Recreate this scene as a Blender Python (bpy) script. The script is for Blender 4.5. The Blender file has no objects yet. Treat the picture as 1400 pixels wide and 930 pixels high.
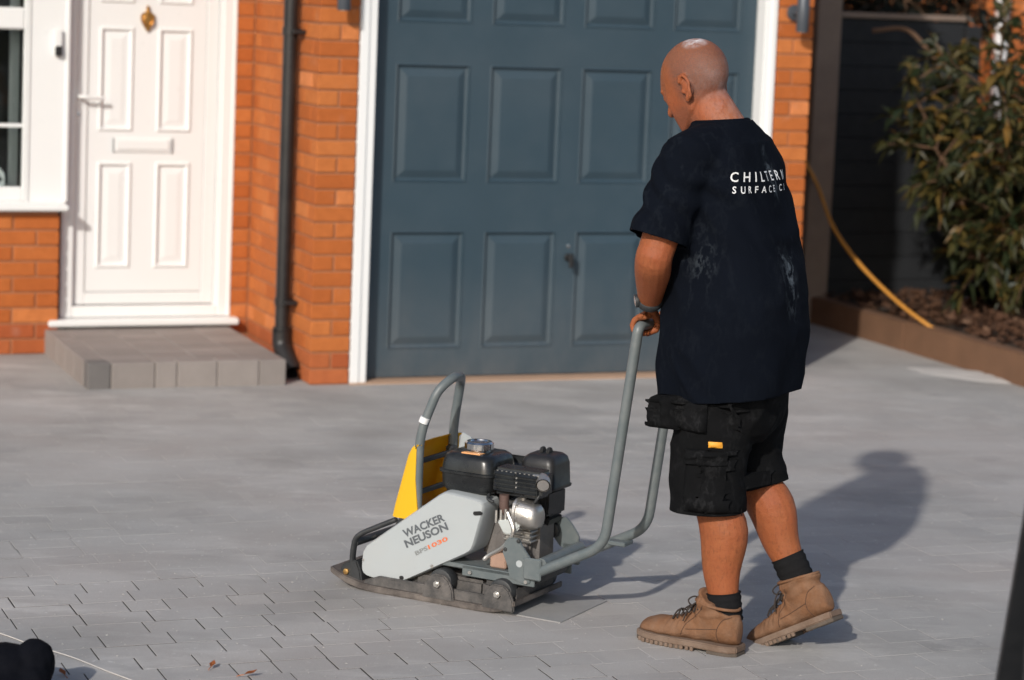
import bpy, bmesh, math, random
from math import sin, cos, pi, radians as RAD
from mathutils import Vector as V, Matrix, noise
from mathutils.bvhtree import BVHTree
random.seed(7)
SC = bpy.context.scene
COL = SC.collection

# ------------------------------------------------------------------ camera
F_PX, PITCH, ROLL, CX, CY, HCAM = 3321.7, .11353, .0403, 700.0, 354.2, 1.87
cp, sp, cr, sr = cos(PITCH), sin(PITCH), cos(ROLL), sin(ROLL)
AX = V((1, 0, 0)); AY = V((0, -sp, -cp)); AZ = V((0, cp, -sp))
CXV = cr*AX - sr*AY; CYV = sr*AX + cr*AY; CZV = AZ
cam_d = bpy.data.cameras.new('camera'); cam = bpy.data.objects.new('camera', cam_d); COL.objects.link(cam)
m = Matrix.Identity(4)
for i in range(3):
    m[i][0] = CXV[i]; m[i][1] = -CYV[i]; m[i][2] = -CZV[i]
m[2][3] = HCAM
cam.matrix_world = m
cam_d.sensor_width = 36; cam_d.lens = F_PX/1400*36
cam_d.shift_y = (CY-465)/1400
cam_d.clip_end = 2000; cam_d.clip_start = .05
cam_d.dof.use_dof = True; cam_d.dof.focus_distance = 7.0; cam_d.dof.aperture_fstop = 2.8
SC.camera = cam

# ------------------------------------------------------------------ light
SUN_AZ, SUN_EL = RAD(20.5), RAD(28.5)          # heading the light travels, and height of the sun
w = bpy.data.worlds.new('World'); SC.world = w; w.use_nodes = True
nt = w.node_tree; bg = nt.nodes['Background']
sky = nt.nodes.new('ShaderNodeTexSky'); sky.sky_type = 'NISHITA'; sky.sun_disc = False
sky.dust_density = 1.8; sky.sun_elevation = SUN_EL; sky.sun_rotation = SUN_AZ + pi
nt.links.new(sky.outputs[0], bg.inputs[0]); bg.inputs[1].default_value = .13
sd = bpy.data.lights.new('sun', 'SUN'); sd.energy = 3.4; sd.angle = RAD(1.2); sd.color = (1, .95, .88)
so = bpy.data.objects.new('sun', sd); COL.objects.link(so)
so.rotation_euler = V((sin(SUN_AZ)*cos(SUN_EL), cos(SUN_AZ)*cos(SUN_EL), -sin(SUN_EL))).to_track_quat('-Z', 'Y').to_euler()
so.location = (-4, -8, 9)
SC.view_settings.view_transform = 'Standard'; SC.view_settings.look = 'None'
SC.view_settings.exposure = -.02; SC.view_settings.gamma = 1

# ------------------------------------------------------------------ pixel -> place
CAM = V((0, 0, HCAM))
def ray(x, y): return CXV*((x-CX)/F_PX) + CYV*((y-CY)/F_PX) + CZV
def gp(x, y, z=0):
    r = ray(x, y); return CAM + r*((z-HCAM)/r.z)
def onplane(x, y, P, n):
    r = ray(x, y); return CAM + r*((P-CAM).dot(n)/r.dot(n))
PHI = .37704
HO = V((-.9027, 10.9719, 0)); HU = V((cos(PHI), sin(PHI), 0)); HB = V((-sin(PHI), cos(PHI), 0))
def hp(x, y, d=0):                 # on the house plane d metres behind the garage front: (along, up)
    P = onplane(x, y, HO+HB*d, HB); return ((P-HO).dot(HU), P.z)
def hg(x, y, z=0):                 # ground point in house coordinates
    P = gp(x, y, z)-HO; return (P.dot(HU), P.dot(HB))
MA = RAD(28); MO = V((.021, 7.040, 0)); E1 = V((cos(MA), -sin(MA), 0)); E2 = V((sin(MA), cos(MA), 0))
def mq(x, y, wv):                  # on the machine's plane at lateral wv: (rearward, up)
    P = onplane(x, y, MO+E2*wv, E2)-MO; return (P.dot(E1), P.z)

# ------------------------------------------------------------------ materials
def nodes(name):
    M = bpy.data.materials.new(name); M.use_nodes = True
    n = M.node_tree; return M, n, n.nodes['Principled BSDF']
def N(n, t, **k):
    x = n.nodes.new(t)
    for a, b in k.items():
        if a.startswith('i'): x.inputs[int(a[1:])].default_value = b
        else: setattr(x, a, b)
    return x
def L(n, a, b): n.links.new(a, b)
def ramp(n, src, stops):
    r = n.nodes.new('ShaderNodeValToRGB'); e = r.color_ramp.elements
    while len(e) > 1: e.remove(e[-1])
    e[0].position = stops[0][0]; e[0].color = (*stops[0][1], 1) if len(stops[0][1]) == 3 else stops[0][1]
    for p, c in stops[1:]:
        k = e.new(p); k.color = (*c, 1) if len(c) == 3 else c
    L(n, src, r.inputs[0]); return r.outputs[0]
def tex(n, scale, detail=6, rough=.6, coord='Object', vec=None, stretch=None):
    if vec is None:
        tc = n.nodes.get('TC') or N(n, 'ShaderNodeTexCoord', name='TC'); vec = tc.outputs[coord]
    if stretch:
        mp = N(n, 'ShaderNodeMapping'); mp.inputs['Scale'].default_value = stretch; L(n, vec, mp.inputs[0]); vec = mp.outputs[0]
    t = N(n, 'ShaderNodeTexNoise'); t.inputs['Scale'].default_value = scale; t.inputs['Detail'].default_value = detail
    t.inputs['Roughness'].default_value = rough; L(n, vec, t.inputs['Vector']); return t.outputs['Fac']
def mixc(n, fac, a, b, mode='MIX'):
    x = N(n, 'ShaderNodeMix', data_type='RGBA', blend_type=mode)
    for s, v in ((x.inputs[0], fac), (x.inputs[6], a), (x.inputs[7], b)):
        if hasattr(v, 'is_output'): L(n, v, s)
        elif isinstance(v, (int, float)): s.default_value = v
        else: s.default_value = (*v, 1) if len(v) == 3 else v
    return x.outputs[2]
def mul(n, a, b, op='MULTIPLY'):
    x = N(n, 'ShaderNodeMath', operation=op)
    for s, v in zip(x.inputs, (a, b)):
        if hasattr(v, 'is_output'): L(n, v, s)
        else: s.default_value = v
    return x.outputs[0]
def bump(n, b, h, strength=.3, dist=.01):
    x = N(n, 'ShaderNodeBump'); x.inputs['Strength'].default_value = strength; x.inputs['Distance'].default_value = dist
    L(n, h, x.inputs['Height']); L(n, x.outputs[0], b.inputs['Normal'])
def pm(name, col, rough=.5, var=.15, scale=12, bmp=.1, metal=0, orand=0, spec=.5, coat=0, dust=0, dustcol=(.3, .28, .26), fine=160):
    M, n, b = nodes(name)
    t = tex(n, scale); c = mixc(n, t, tuple(x*(1-var) for x in col), tuple(min(1, x*(1+var)) for x in col))
    if orand:
        oi = N(n, 'ShaderNodeObjectInfo'); s = mul(n, mul(n, oi.outputs['Random'], 2*orand), 1-orand, 'ADD')
        c = mixc(n, 1.0, c, ramp(n, s, [(0, (0, 0, 0)), (1, (1, 1, 1))]), 'MULTIPLY') if 0 else mixc(n, 1.0, c, _grey(n, s), 'MULTIPLY')
    if dust:
        d = ramp(n, tex(n, scale*.6, 8, .7), [(.42, (0, 0, 0)), (.75, (dust,)*3)]); c = mixc(n, d, c, dustcol)
    L(n, c, b.inputs['Base Color'])
    r = tex(n, scale*3); rr = mul(n, mul(n, r, .3), rough-.15, 'ADD'); L(n, rr, b.inputs['Roughness'])
    b.inputs['Metallic'].default_value = metal; b.inputs['Specular IOR Level'].default_value = spec
    if coat: b.inputs['Coat Weight'].default_value = coat
    if bmp: bump(n, b, tex(n, fine, 4), bmp, .004)
    return M
def _grey(n, s):
    x = N(n, 'ShaderNodeCombineColor')
    for i in range(3): L(n, s, x.inputs[i])
    return x.outputs[0]

# ------------------------------------------------------------------ mesh helpers
def link(o, parent=None):
    COL.objects.link(o)
    if parent is not None: o.parent = parent
    return o
def obj(name, bm, mat, parent=None, smooth=False, angle=35):
    bmesh.ops.recalc_face_normals(bm, faces=bm.faces[:])
    me = bpy.data.meshes.new(name); bm.to_mesh(me); bm.free()
    if mat: me.materials.append(mat)
    if smooth:
        me.polygons.foreach_set('use_smooth', [True]*len(me.polygons))
        me.set_sharp_from_angle(angle=RAD(angle))
    return link(bpy.data.objects.new(name, me), parent)
def mobj(name, me, mat, parent=None, smooth=True):
    me.materials.clear()
    me.materials.append(mat)
    if smooth: me.polygons.foreach_set('use_smooth', [True]*len(me.polygons))
    o = bpy.data.objects.new(name, me); me.name = name
    return link(o, parent)
def tag(o, label, cat, group=None):
    o['label'] = label; o['category'] = cat
    if group: o['group'] = group
    return o
def thing(name, label, cat, loc=(0, 0, 0), rz=0, group=None):
    o = bpy.data.objects.new(name, None); o.empty_display_size = .1; COL.objects.link(o)
    o.location = loc; o.rotation_euler = (0, 0, rz)
    return tag(o, label, cat, group)
def struct(o): o['kind'] = 'structure'; return o
def stuff(o): o['kind'] = 'stuff'; return o
def nb(): return bmesh.new()
def box(bm, x0, x1, y0, y1, z0, z1, b=0, seg=1, mtx=None):
    t = bmesh.new() if b or mtx else bm
    vs = [t.verts.new((x, y, z)) for x in (x0, x1) for y in (y0, y1) for z in (z0, z1)]
    for f in ((0, 1, 3, 2), (4, 6, 7, 5), (0, 4, 5, 1), (2, 3, 7, 6), (0, 2, 6, 4), (1, 5, 7, 3)): t.faces.new([vs[i] for i in f])
    if b: bmesh.ops.bevel(t, geom=t.edges[:], offset=b, segments=seg, affect='EDGES', clamp_overlap=True)
    if t is not bm:
        if mtx: bmesh.ops.transform(t, matrix=mtx, verts=t.verts[:])
        merge(bm, t)
    return bm
def merge(bm, t):
    d = {v: bm.verts.new(v.co) for v in t.verts}
    for f in t.faces:
        try: bm.faces.new([d[v] for v in f.verts])
        except ValueError: pass
    t.free(); return bm
def prism(bm, poly, lo, hi, axis='y', b=0, seg=2):
    """poly of (p,q); axis y: (x,z), axis x: (y,z), axis z: (x,y)"""
    def P(p, q, h): return {'y': (p, h, q), 'x': (h, p, q), 'z': (p, q, h)}[axis]
    t = bmesh.new()
    A = [t.verts.new(P(p, q, lo)) for p, q in poly]; B = [t.verts.new(P(p, q, hi)) for p, q in poly]
    t.faces.new(A); t.faces.new(B[::-1]); k = len(poly)
    for i in range(k): t.faces.new((A[i], B[i], B[(i+1) % k], A[(i+1) % k]))
    bmesh.ops.recalc_face_normals(t, faces=t.faces[:])
    if b: bmesh.ops.bevel(t, geom=t.edges[:], offset=b, segments=seg, affect='EDGES', clamp_overlap=True)
    return merge(bm, t)
def rings(bm, R, closed=False, caps=True):
    vs = [[bm.verts.new(p) for p in r] for r in R]; k = len(vs[0])
    rng = range(len(vs) if closed else len(vs)-1)
    for i in rng:
        a, b = vs[i], vs[(i+1) % len(vs)]
        for j in range(k): bm.faces.new((a[j], a[(j+1) % k], b[(j+1) % k], b[j]))
    if caps and not closed: bm.faces.new(vs[0][::-1]); bm.faces.new(vs[-1])
    return bm
def tube(bm, path, r, n=12, closed=False, caps=True, rb=None, round_ends=False):
    """r: number or list; rb: second radius (ellipse) or list"""
    P = [V(p) for p in path]; k = len(P)
    ra = r if isinstance(r, (list, tuple)) else [r]*k
    rb = ra if rb is None else (rb if isinstance(rb, (list, tuple)) else [rb]*k)
    T = []
    for i in range(k):
        a = P[i-1] if (i or closed) else P[0]; b = P[(i+1) % k] if (i < k-1 or closed) else P[-1]
        T.append((b-a).normalized())
    u = T[0].orthogonal().normalized()
    if abs(T[0].z) > .7: u = V((1, 0, 0)) - T[0]*T[0].x; u.normalize()
    R = []
    if round_ends:
        P2, T2, A2, B2 = [], [], [], []
        for e, s in ((0, -1), (k-1, 1)):
            for ang in ((80, 50, 22) if s < 0 else (22, 50, 80)):
                P2.append((e, P[e]+T[e]*s*min(ra[e], rb[e])*sin(RAD(ang)), T[e], ra[e]*cos(RAD(ang)), rb[e]*cos(RAD(ang))))
        seq = P2[:3]+[(i, P[i], T[i], ra[i], rb[i]) for i in range(k)]+P2[3:]
    else: seq = [(i, P[i], T[i], ra[i], rb[i]) for i in range(k)]
    for _, p, t, a, b in seq:
        u = (u-t*u.dot(t)).normalized(); v = t.cross(u)
        R.append([p+u*(a*cos(2*pi*j/n))+v*(b*sin(2*pi*j/n)) for j in range(n)])
    return rings(bm, R, closed, caps)
def limb(bm, pts, ra, rb, n=18, k=4):
    P = catmull(pts, k); R = catmull([V((x, y, 0)) for x, y in zip(ra, rb)], k)
    return tube(bm, P, [v.x for v in R], n, rb=[v.y for v in R])
def smooth_path(pts, rad=.05, n=5):
    P = [V(p) for p in pts]; out = [P[0]]
    for i in range(1, len(P)-1):
        a, b, c = P[i-1], P[i], P[i+1]
        r = min(rad[i-1] if isinstance(rad, (list, tuple)) else rad, (a-b).length*.45, (c-b).length*.45)
        s = b+(a-b).normalized()*r; e = b+(c-b).normalized()*r
        for k in range(n+1):
            t = k/n; out.append(s*(1-t)**2+b*2*t*(1-t)+e*t*t)
    out.append(P[-1]); return out
def catmull(pts, n=6):
    P = [V(p) for p in pts]; P = [P[0]*2-P[1]]+P+[P[-1]*2-P[-2]]; out = []
    for i in range(1, len(P)-2):
        a, b, c, d = P[i-1:i+3]
        for k in range(n):
            t = k/n
            out.append(.5*((2*b)+(c-a)*t+(2*a-5*b+4*c-d)*t*t+(3*b-a-3*c+d)*t**3))
    out.append(P[-2]); return out
def cyl(bm, a, b, r, n=16, bev=0):
    a, b = V(a), V(b); d = (b-a).normalized()
    if bev: return tube(bm, [a, a+d*bev*.3, a+d*bev, b-d*bev, b-d*bev*.3, b], [r-bev, r-bev*.3, r, r, r-bev*.3, r-bev], n)
    return tube(bm, [a, b], r, n)
def ellip(bm, c, r, rot=None, nu=16, nv=10):
    t = bmesh.new(); bmesh.ops.create_uvsphere(t, u_segments=nu, v_segments=nv, radius=1)
    M = Matrix.Translation(V(c)) @ (rot.to_4x4() if rot else Matrix.Identity(4)) @ Matrix.Diagonal((*r, 1))
    bmesh.ops.transform(t, matrix=M, verts=t.verts[:]); return merge(bm, t)
def fuse(bm, voxel=.005, it=6, fac=.5):
    me = bpy.data.meshes.new('tmp'); bmesh.ops.recalc_face_normals(bm, faces=bm.faces[:]); bm.to_mesh(me); bm.free()
    o = bpy.data.objects.new('tmp', me); COL.objects.link(o)
    md = o.modifiers.new('r', 'REMESH'); md.mode = 'VOXEL'; md.voxel_size = voxel
    if it: s = o.modifiers.new('s', 'SMOOTH'); s.factor = fac; s.iterations = it
    dg = bpy.context.evaluated_depsgraph_get(); dg.update()
    out = bpy.data.meshes.new_from_object(o.evaluated_get(dg))
    bpy.data.objects.remove(o); bpy.data.meshes.remove(me); return out
def plane_cut(me, co, no, rad, ok=lambda c: True):
    bm = nb(); bm.from_mesh(me); co, no = V(co), V(no)
    fs = [f for f in bm.faces if (f.calc_center_median()-co).length < rad and ok(f.calc_center_median())]
    g = list({e for f in fs for e in f.edges})+list({v for f in fs for v in f.verts})+fs
    bmesh.ops.bisect_plane(bm, geom=g, plane_co=co, plane_no=no, clear_outer=False)
    bmesh.ops.delete(bm, geom=[f for f in bm.faces if (f.calc_center_median()-co).length < rad and ok(f.calc_center_median()) and (f.calc_center_median()-co).dot(no) > 0], context='FACES')
    bm.to_mesh(me); bm.free(); return me
def displace(me, fn):
    me.update(); ns = [v.normal.copy() for v in me.vertices]
    for v, nn in zip(me.vertices, ns): v.co += nn*fn(v.co, nn)
    me.update()
def cut(me, test):
    bm = nb(); bm.from_mesh(me)
    bmesh.ops.delete(bm, geom=[f for f in bm.faces if test(f.calc_center_median(), f.normal)], context='FACES')
    bm.to_mesh(me); bm.free(); return me
def solidify(me, t):
    bm = nb(); bm.from_mesh(me); bmesh.ops.solidify(bm, geom=bm.faces[:], thickness=t); bm.to_mesh(me); bm.free(); return me
def text_mesh(s, size=1.0, spacing=1.0, bold=0.0, subdiv=0):
    cu = bpy.data.curves.new('t', 'FONT'); cu.body = s; cu.size = size; cu.space_character = spacing; cu.offset = bold
    cu.resolution_u = 3
    o = bpy.data.objects.new('t', cu); COL.objects.link(o)
    dg = bpy.context.evaluated_depsgraph_get(); dg.update()
    me = bpy.data.meshes.new_from_object(o.evaluated_get(dg)); bpy.data.objects.remove(o); bpy.data.curves.remove(cu)
    return me

# ================================================================== materials of the place
def paver_mat(bed=False):
    M, n, b = nodes('jointing_bed' if bed else 'paver_concrete')
    geo = N(n, 'ShaderNodeNewGeometry'); pos = geo.outputs['Position']
    oi = N(n, 'ShaderNodeObjectInfo'); at = N(n, 'ShaderNodeAttribute', attribute_name='tone')
    tone = mul(n, mul(n, oi.outputs['Random'], at.outputs['Fac'], 'ADD'), 1.0, 'MODULO')
    base = ramp(n, tone, [(0, (.296, .290, .281)), (.4, (.322, .315, .304)), (.75, (.342, .333, .319)), (1, (.366, .354, .337))])
    if bed: base = ramp(n, tone, [(0, (.328, .318, .304)), (1, (.328, .318, .304))])
    big = tex(n, .55, 3, .5, vec=pos)
    pink = ramp(n, big, [(.40, (0, 0, 0)), (.62, (1, 1, 1))])
    base = mixc(n, mul(n, pink, .45), base, (.405, .358, .335))
    # jointing sand swept over the blocks: pale film with streaks along the sweep
    film = ramp(n, tex(n, 1.6, 6, .62, vec=pos, stretch=(1.0, 1.7, 1)), [(.38, (0, 0, 0)), (.68, (1, 1, 1))])
    base = mixc(n, mul(n, film, .5), base, (.455, .45, .44))
    stk = ramp(n, tex(n, 5, 7, .7, vec=pos, stretch=(.35, 2.2, 1)), [(.56, (0, 0, 0)), (.75, (1, 1, 1))])
    base = mixc(n, mul(n, stk, .4), base, (.57, .55, .525))
    sp2 = ramp(n, tex(n, 95, 3, .6, vec=pos, stretch=(.6, 1.3, 1)), [(.64, (0, 0, 0)), (.74, (1, 1, 1))])
    base = mixc(n, mul(n, mul(n, sp2, ramp(n, tex(n, 2.2, 4, .6, vec=pos), [(.4, (.1,)*3), (.65, (1, 1, 1))])), .7), base, (.60, .585, .56))
    sp1 = ramp(n, tex(n, 38, 2, .5, vec=pos), [(.68, (0, 0, 0)), (.76, (1, 1, 1))])
    base = mixc(n, mul(n, sp1, .6), base, (.64, .63, .61))
    pat = ramp(n, tex(n, 2.6, 9, .72, vec=pos, stretch=(.7, 1.6, 1)), [(.52, (0, 0, 0)), (.66, (1, 1, 1))])
    pz = ramp(n, tex(n, .8, 3, .5, vec=pos), [(.45, (.1,)*3), (.62, (1, 1, 1))])
    base = mixc(n, mul(n, mul(n, pat, pz), .5), base, (.62, .60, .575))
    dk = ramp(n, tex(n, 1.1, 5, .6, vec=pos), [(.28, (.80,)*3), (.5, (1, 1, 1))]); base = mixc(n, 1.0, base, dk, 'MULTIPLY')
    gr = ramp(n, tex(n, 420, 3, .7, vec=pos), [(.25, (.74, .74, .74)), (.75, (1.18, 1.18, 1.18))])
    base = mixc(n, 1.0, base, gr, 'MULTIPLY')
    L(n, base, b.inputs['Base Color']); b.inputs['Roughness'].default_value = .82; b.inputs['Specular IOR Level'].default_value = .35
    bump(n, b, tex(n, 260, 5, .7, vec=pos), .35, .003)
    return M
PAVER = paver_mat(); BED = paver_mat(True)
def sand_mat(name, col):
    M, n, b = nodes(name); geo = N(n, 'ShaderNodeNewGeometry')
    c = mixc(n, tex(n, 3, 6, vec=geo.outputs['Position']), tuple(x*.75 for x in col), tuple(x*1.2 for x in col))
    L(n, c, b.inputs['Base Color']); b.inputs['Roughness'].default_value = .95
    bump(n, b, tex(n, 300, 4, vec=geo.outputs['Position']), .5, .004); return M
SAND = sand_mat('jointing_sand', (.27, .26, .25)); SANDW = sand_mat('kiln_dried_sand', (.47, .45, .43))
JOINT = sand_mat('painted_joint_shade', (.05, .046, .042)); SOIL = sand_mat('soil', (.06, .04, .028))  # JOINT: shade inside the open joints, painted as a dark colour on block sides
def brick_mat(name, c0, c1, c2):
    M, n, b = nodes(name); oi = N(n, 'ShaderNodeObjectInfo'); at = N(n, 'ShaderNodeAttribute', attribute_name='tone')
    tone = mul(n, mul(n, oi.outputs['Random'], at.outputs['Fac'], 'ADD'), 1.0, 'MODULO')
    c = ramp(n, tone, [(0, c0), (.5, c1), (.93, c2), (1, tuple(min(1, x*1.25+.03) for x in c2))])
    geo = N(n, 'ShaderNodeNewGeometry'); p = geo.outputs['Position']
    c = mixc(n, ramp(n, tex(n, 22, 6, .65, vec=p), [(.35, (0, 0, 0)), (.8, (.45, .45, .45))]), c, tuple(x*.62 for x in c0))
    c = mixc(n, ramp(n, tex(n, 9, 8, .7, vec=p), [(.6, (0, 0, 0)), (.85, (.28, .28, .28))]), c, (.55, .43, .36))
    L(n, c, b.inputs['Base Color']); b.inputs['Roughness'].default_value = .85; b.inputs['Specular IOR Level'].default_value = .25
    bump(n, b, tex(n, 150, 6, .7, vec=p), .45, .006); return M
BRICK = brick_mat('orange_brick', (.40, .105, .024), (.46, .132, .032), (.51, .165, .045))
BRICKR = brick_mat('red_brick', (.35, .085, .028), (.38, .10, .032), (.42, .12, .04))
MORTAR = pm('mortar', (.34, .145, .07), .9, .25, 20, .5)
UPVC = pm('white_upvc', (.76, .765, .76), .32, .02, 5, 0, spec=.5)
UPVCG = pm('gasket_grey', (.22, .23, .24), .6, .05, 20, 0)
GAR = pm('garage_blue_grey', (.027, .051, .070), .5, .10, 3, .04, dust=.15, dustcol=(.12, .14, .155))
def low_dirt(M, z1, col, amt):
    n = M.node_tree; b_ = n.nodes['Principled BSDF']; src = b_.inputs['Base Color'].links[0].from_socket
    tc = n.nodes['TC']; sx = N(n, 'ShaderNodeSeparateXYZ'); L(n, tc.outputs['Object'], sx.inputs[0])
    h = ramp(n, mul(n, sx.outputs['Z'], 1/z1), [(0, (1, 1, 1)), (1, (0, 0, 0))]); t = ramp(n, tex(n, 7, 8, .7, stretch=(1, 1, .4)), [(.3, (.2,)*3), (.75, (1, 1, 1))])
    L(n, mixc(n, mul(n, mul(n, h, t), amt), src, col), b_.inputs['Base Color'])
low_dirt(GAR, .55, (.22, .20, .185), .30)
BLK = pm('black_plastic', (.012, .012, .013), .42, .2, 15, .05, dust=.10, dustcol=(.12, .11, .10))
LAMP = pm('lamp_grey_metal', (.075, .085, .10), .42, .1, 15, .02, metal=.3)
BRASS = pm('brass', (.62, .33, .10), .3, .15, 30, .05, metal=1)
CHROME = pm('chrome', (.62, .62, .62), .22, .08, 30, 0, metal=1)
STEPM = pm('step_block', (.245, .215, .198), .85, .14, 14, .4, orand=.10)
STEPD = pm('step_block_dark', (.135, .125, .12), .85, .15, 14, .4)
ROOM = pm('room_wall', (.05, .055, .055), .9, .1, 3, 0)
CURT = pm('net_curtain', (.50, .52, .52), .9, .08, 8, 0)
TIMB = pm('weathered_timber', (.19, .14, .11), .8, .3, 6, .4, orand=.12)
SLEEP = pm('brown_sleeper', (.15, .078, .043), .8, .3, 6, .4, orand=.1)
FEN = pm('dark_fence_board', (.010, .0115, .014), .85, .3, 5, .3, orand=.12)
GATEB = pm('black_gate_board', (.018, .017, .016), .7, .2, 8, .3)
ROOF = pm('roof_tile', (.12, .06, .045), .85, .2, 6, .3)
def glass_mat():
    M, n, b = nodes('window_glass'); b.inputs['Base Color'].default_value = (.9, .96, .95, 1)
    b.inputs['Roughness'].default_value = .02; b.inputs['Transmission Weight'].default_value = 1; b.inputs['IOR'].default_value = 1.45
    L(n, mixc(n, tex(n, 4), (.86, .95, .94), (.93, .97, .96)), b.inputs['Base Color']); return M
GLASS = glass_mat()

# ================================================================== ground
bm = nb(); k = 24; S = 400
for i in range(k):
    for j in range(k):
        pass
vs = [bm.verts.new((x, y, -.06)) for x, y in ((-S, -S), (S, -S), (S, S), (-S, S))]; bm.faces.new(vs)
ground = struct(obj('ground', bm, SAND)); ground['label'] = 'pale gritty ground around the paved driveway'; ground['category'] = 'ground'

# driveway: sand bed between the blocks (joints swept full, still open at the near left), then every block
bm = nb(); gx0, gx1, gy0, gy1, st = -7.2, 6.6, -9.6, 3.0, .15           # house coordinates
nx, ny = int((gx1-gx0)/st), int((gy1-gy0)/st); gv = {}
def h2w(a, d, z=0): return HO+HU*a+HB*d+V((0, 0, z))
for i in range(nx+1):
    for j in range(ny+1):
        p = h2w(gx0+i*st, gy0+j*st)
        d = (V(((p.x+1.15)*.95, (p.y-6.25)*1.15, 0))).length
        open_ = max(0, min(1, (1.30-d)/.8))+.6*noise.noise(p*2.1)*max(0, min(1, (1.9-d)/.6))
        gv[i, j] = bm.verts.new((p.x, p.y, -.0001+.0007*noise.noise(p*2.3)-.026*min(1, max(0, open_))))
for i in range(nx):
    for j in range(ny): bm.faces.new((gv[i, j], gv[i+1, j], gv[i+1, j+1], gv[i, j+1]))
drive = struct(obj('driveway', bm, BED)); drive['label'] = 'grey block paved driveway dusted with pale jointing sand'; drive['category'] = 'driveway'
PW, GAP, GAPR = .118, .0036, .0009
lens = (.118, .158, .198)
def paver_bm(bm, x0, x1, y0, y1, top, b=.0008, tilt=(0, 0)):
    cxm, cym = (x0+x1)/2, (y0+y1)/2
    def z(x, y): return top+(x-cxm)*tilt[0]+(y-cym)*tilt[1]
    lo = [bm.verts.new((x, y, -.05)) for x, y in ((x0, y0), (x1, y0), (x1, y1), (x0, y1))]
    mid = [bm.verts.new((x, y, z(x, y)-b*.8)) for x, y in ((x0, y0), (x1, y0), (x1, y1), (x0, y1))]
    hi = [bm.verts.new((x, y, z(x, y))) for x, y in ((x0+b, y0+b), (x1-b, y0+b), (x1-b, y1-b), (x0+b, y1-b))]
    fs = [bm.faces.new(hi)]
    for i in range(4):
        j = (i+1) % 4
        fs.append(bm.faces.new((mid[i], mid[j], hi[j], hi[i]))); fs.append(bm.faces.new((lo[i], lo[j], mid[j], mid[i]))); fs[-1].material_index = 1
    return fs
pav_me = []
for ln in lens:
    b_ = nb(); paver_bm(b_, 0, ln-GAP, 0, PW-GAPR, 0); bmesh.ops.recalc_face_normals(b_, faces=b_.faces[:])
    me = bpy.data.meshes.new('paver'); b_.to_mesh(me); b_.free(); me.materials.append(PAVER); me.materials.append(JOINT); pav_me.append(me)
cand = []; rest = []
rr = random.Random(3)
row = 0; y = gy0
while y < gy1-.1:
    x = gx0-rr.random()*.2; 
    while x < gx1-.2:
        li = rr.choice((0, 1, 1, 2, 2)); ln = lens[li]
        inside_house = (y+PW > 0.0 and x+ln > .0 and x < 2.52) or (y+PW > 1.08 and x < .1)
        bed = x+ln > 3.47 and y+PW > -2.4
        if bed and x < 3.47 and y+PW > -2.4: pass
        if not inside_house and not bed:
            p = h2w(x+ln/2, y+PW/2); v = p-CAM
            q = V((v.dot(CXV), v.dot(CYV), v.dot(CZV)))
            vis = q.z > 2 and -30 < CX+F_PX*q.x/q.z < 1430 and CY+F_PX*q.y/q.z < 955
            (cand if vis else rest).append((q.z, x, y, li))
        x += ln
    y += PW; row += 1
cand.sort(); near = cand[:300]; rest += cand[300:]
for _, x, y, li in near:
    o = bpy.data.objects.new('paver', pav_me[li]); link(o, drive)
    p = h2w(x, y); o.location = (p.x, p.y, rr.uniform(-.0006, .0008)); o.rotation_euler = (rr.uniform(-.003, .003), rr.uniform(-.003, .003), PHI)
bm = nb(); lay = bm.faces.layers.float.new('tone_f')
tones = []
for _, x, y, li in rest:
    fs = paver_bm(bm, x, x+lens[li]-GAP, y, y+PW-GAPR, rr.uniform(-.0007, .0007), tilt=(rr.uniform(-.004, .004), rr.uniform(-.004, .004)))
    tones += [rr.random()]*len(fs)
bmesh.ops.transform(bm, matrix=Matrix.Translation(HO) @ Matrix.Rotation(PHI, 4, 'Z'), verts=bm.verts[:])
bm.faces.layers.float.remove(lay)
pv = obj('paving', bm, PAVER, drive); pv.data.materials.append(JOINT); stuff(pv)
a = pv.data.attributes.new('tone', 'FLOAT', 'FACE'); a.data.foreach_set('value', tones)

# white sand heap left by the bed edge
def mound(name, cx_, cy_, rx, ry, h, rot, mat, label, seed):
    bm = nb(); vs = {}; nr, na = 8, 28
    c = bm.verts.new((0, 0, h))
    for i in range(1, nr+1):
        for j in range(na):
            a = 2*pi*j/na; t = i/nr
            k = 1+.35*noise.noise(V((cos(a)*1.6+seed, sin(a)*1.6, seed)))
            z = h*(1-t*t)**1.2*(1+.6*noise.noise(V((cos(a)*t*3, sin(a)*t*3, seed)))) if i < nr else 0
            vs[i, j] = bm.verts.new((cos(a)*rx*t*k, sin(a)*ry*t*k, max(.0, z)-(0.003 if i == nr else 0)))
    for j in range(na):
        bm.faces.new((c, vs[1, j], vs[1, (j+1) % na]))
        for i in range(1, nr): bm.faces.new((vs[i, j], vs[i+1, j], vs[i+1, (j+1) % na], vs[i, (j+1) % na]))
    o = obj(name, bm, mat, None, True, 180); o.location = (cx_, cy_, .002); o.rotation_euler = (0, 0, rot); stuff(o)
    o['label'] = label; o['category'] = 'sand'; return o
p = gp(1335, 514); mound('sand', p.x, p.y, .40, .16, .012, -.5, SANDW, 'thin heap of pale sand on the paving beside the timber edging', 2)

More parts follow.
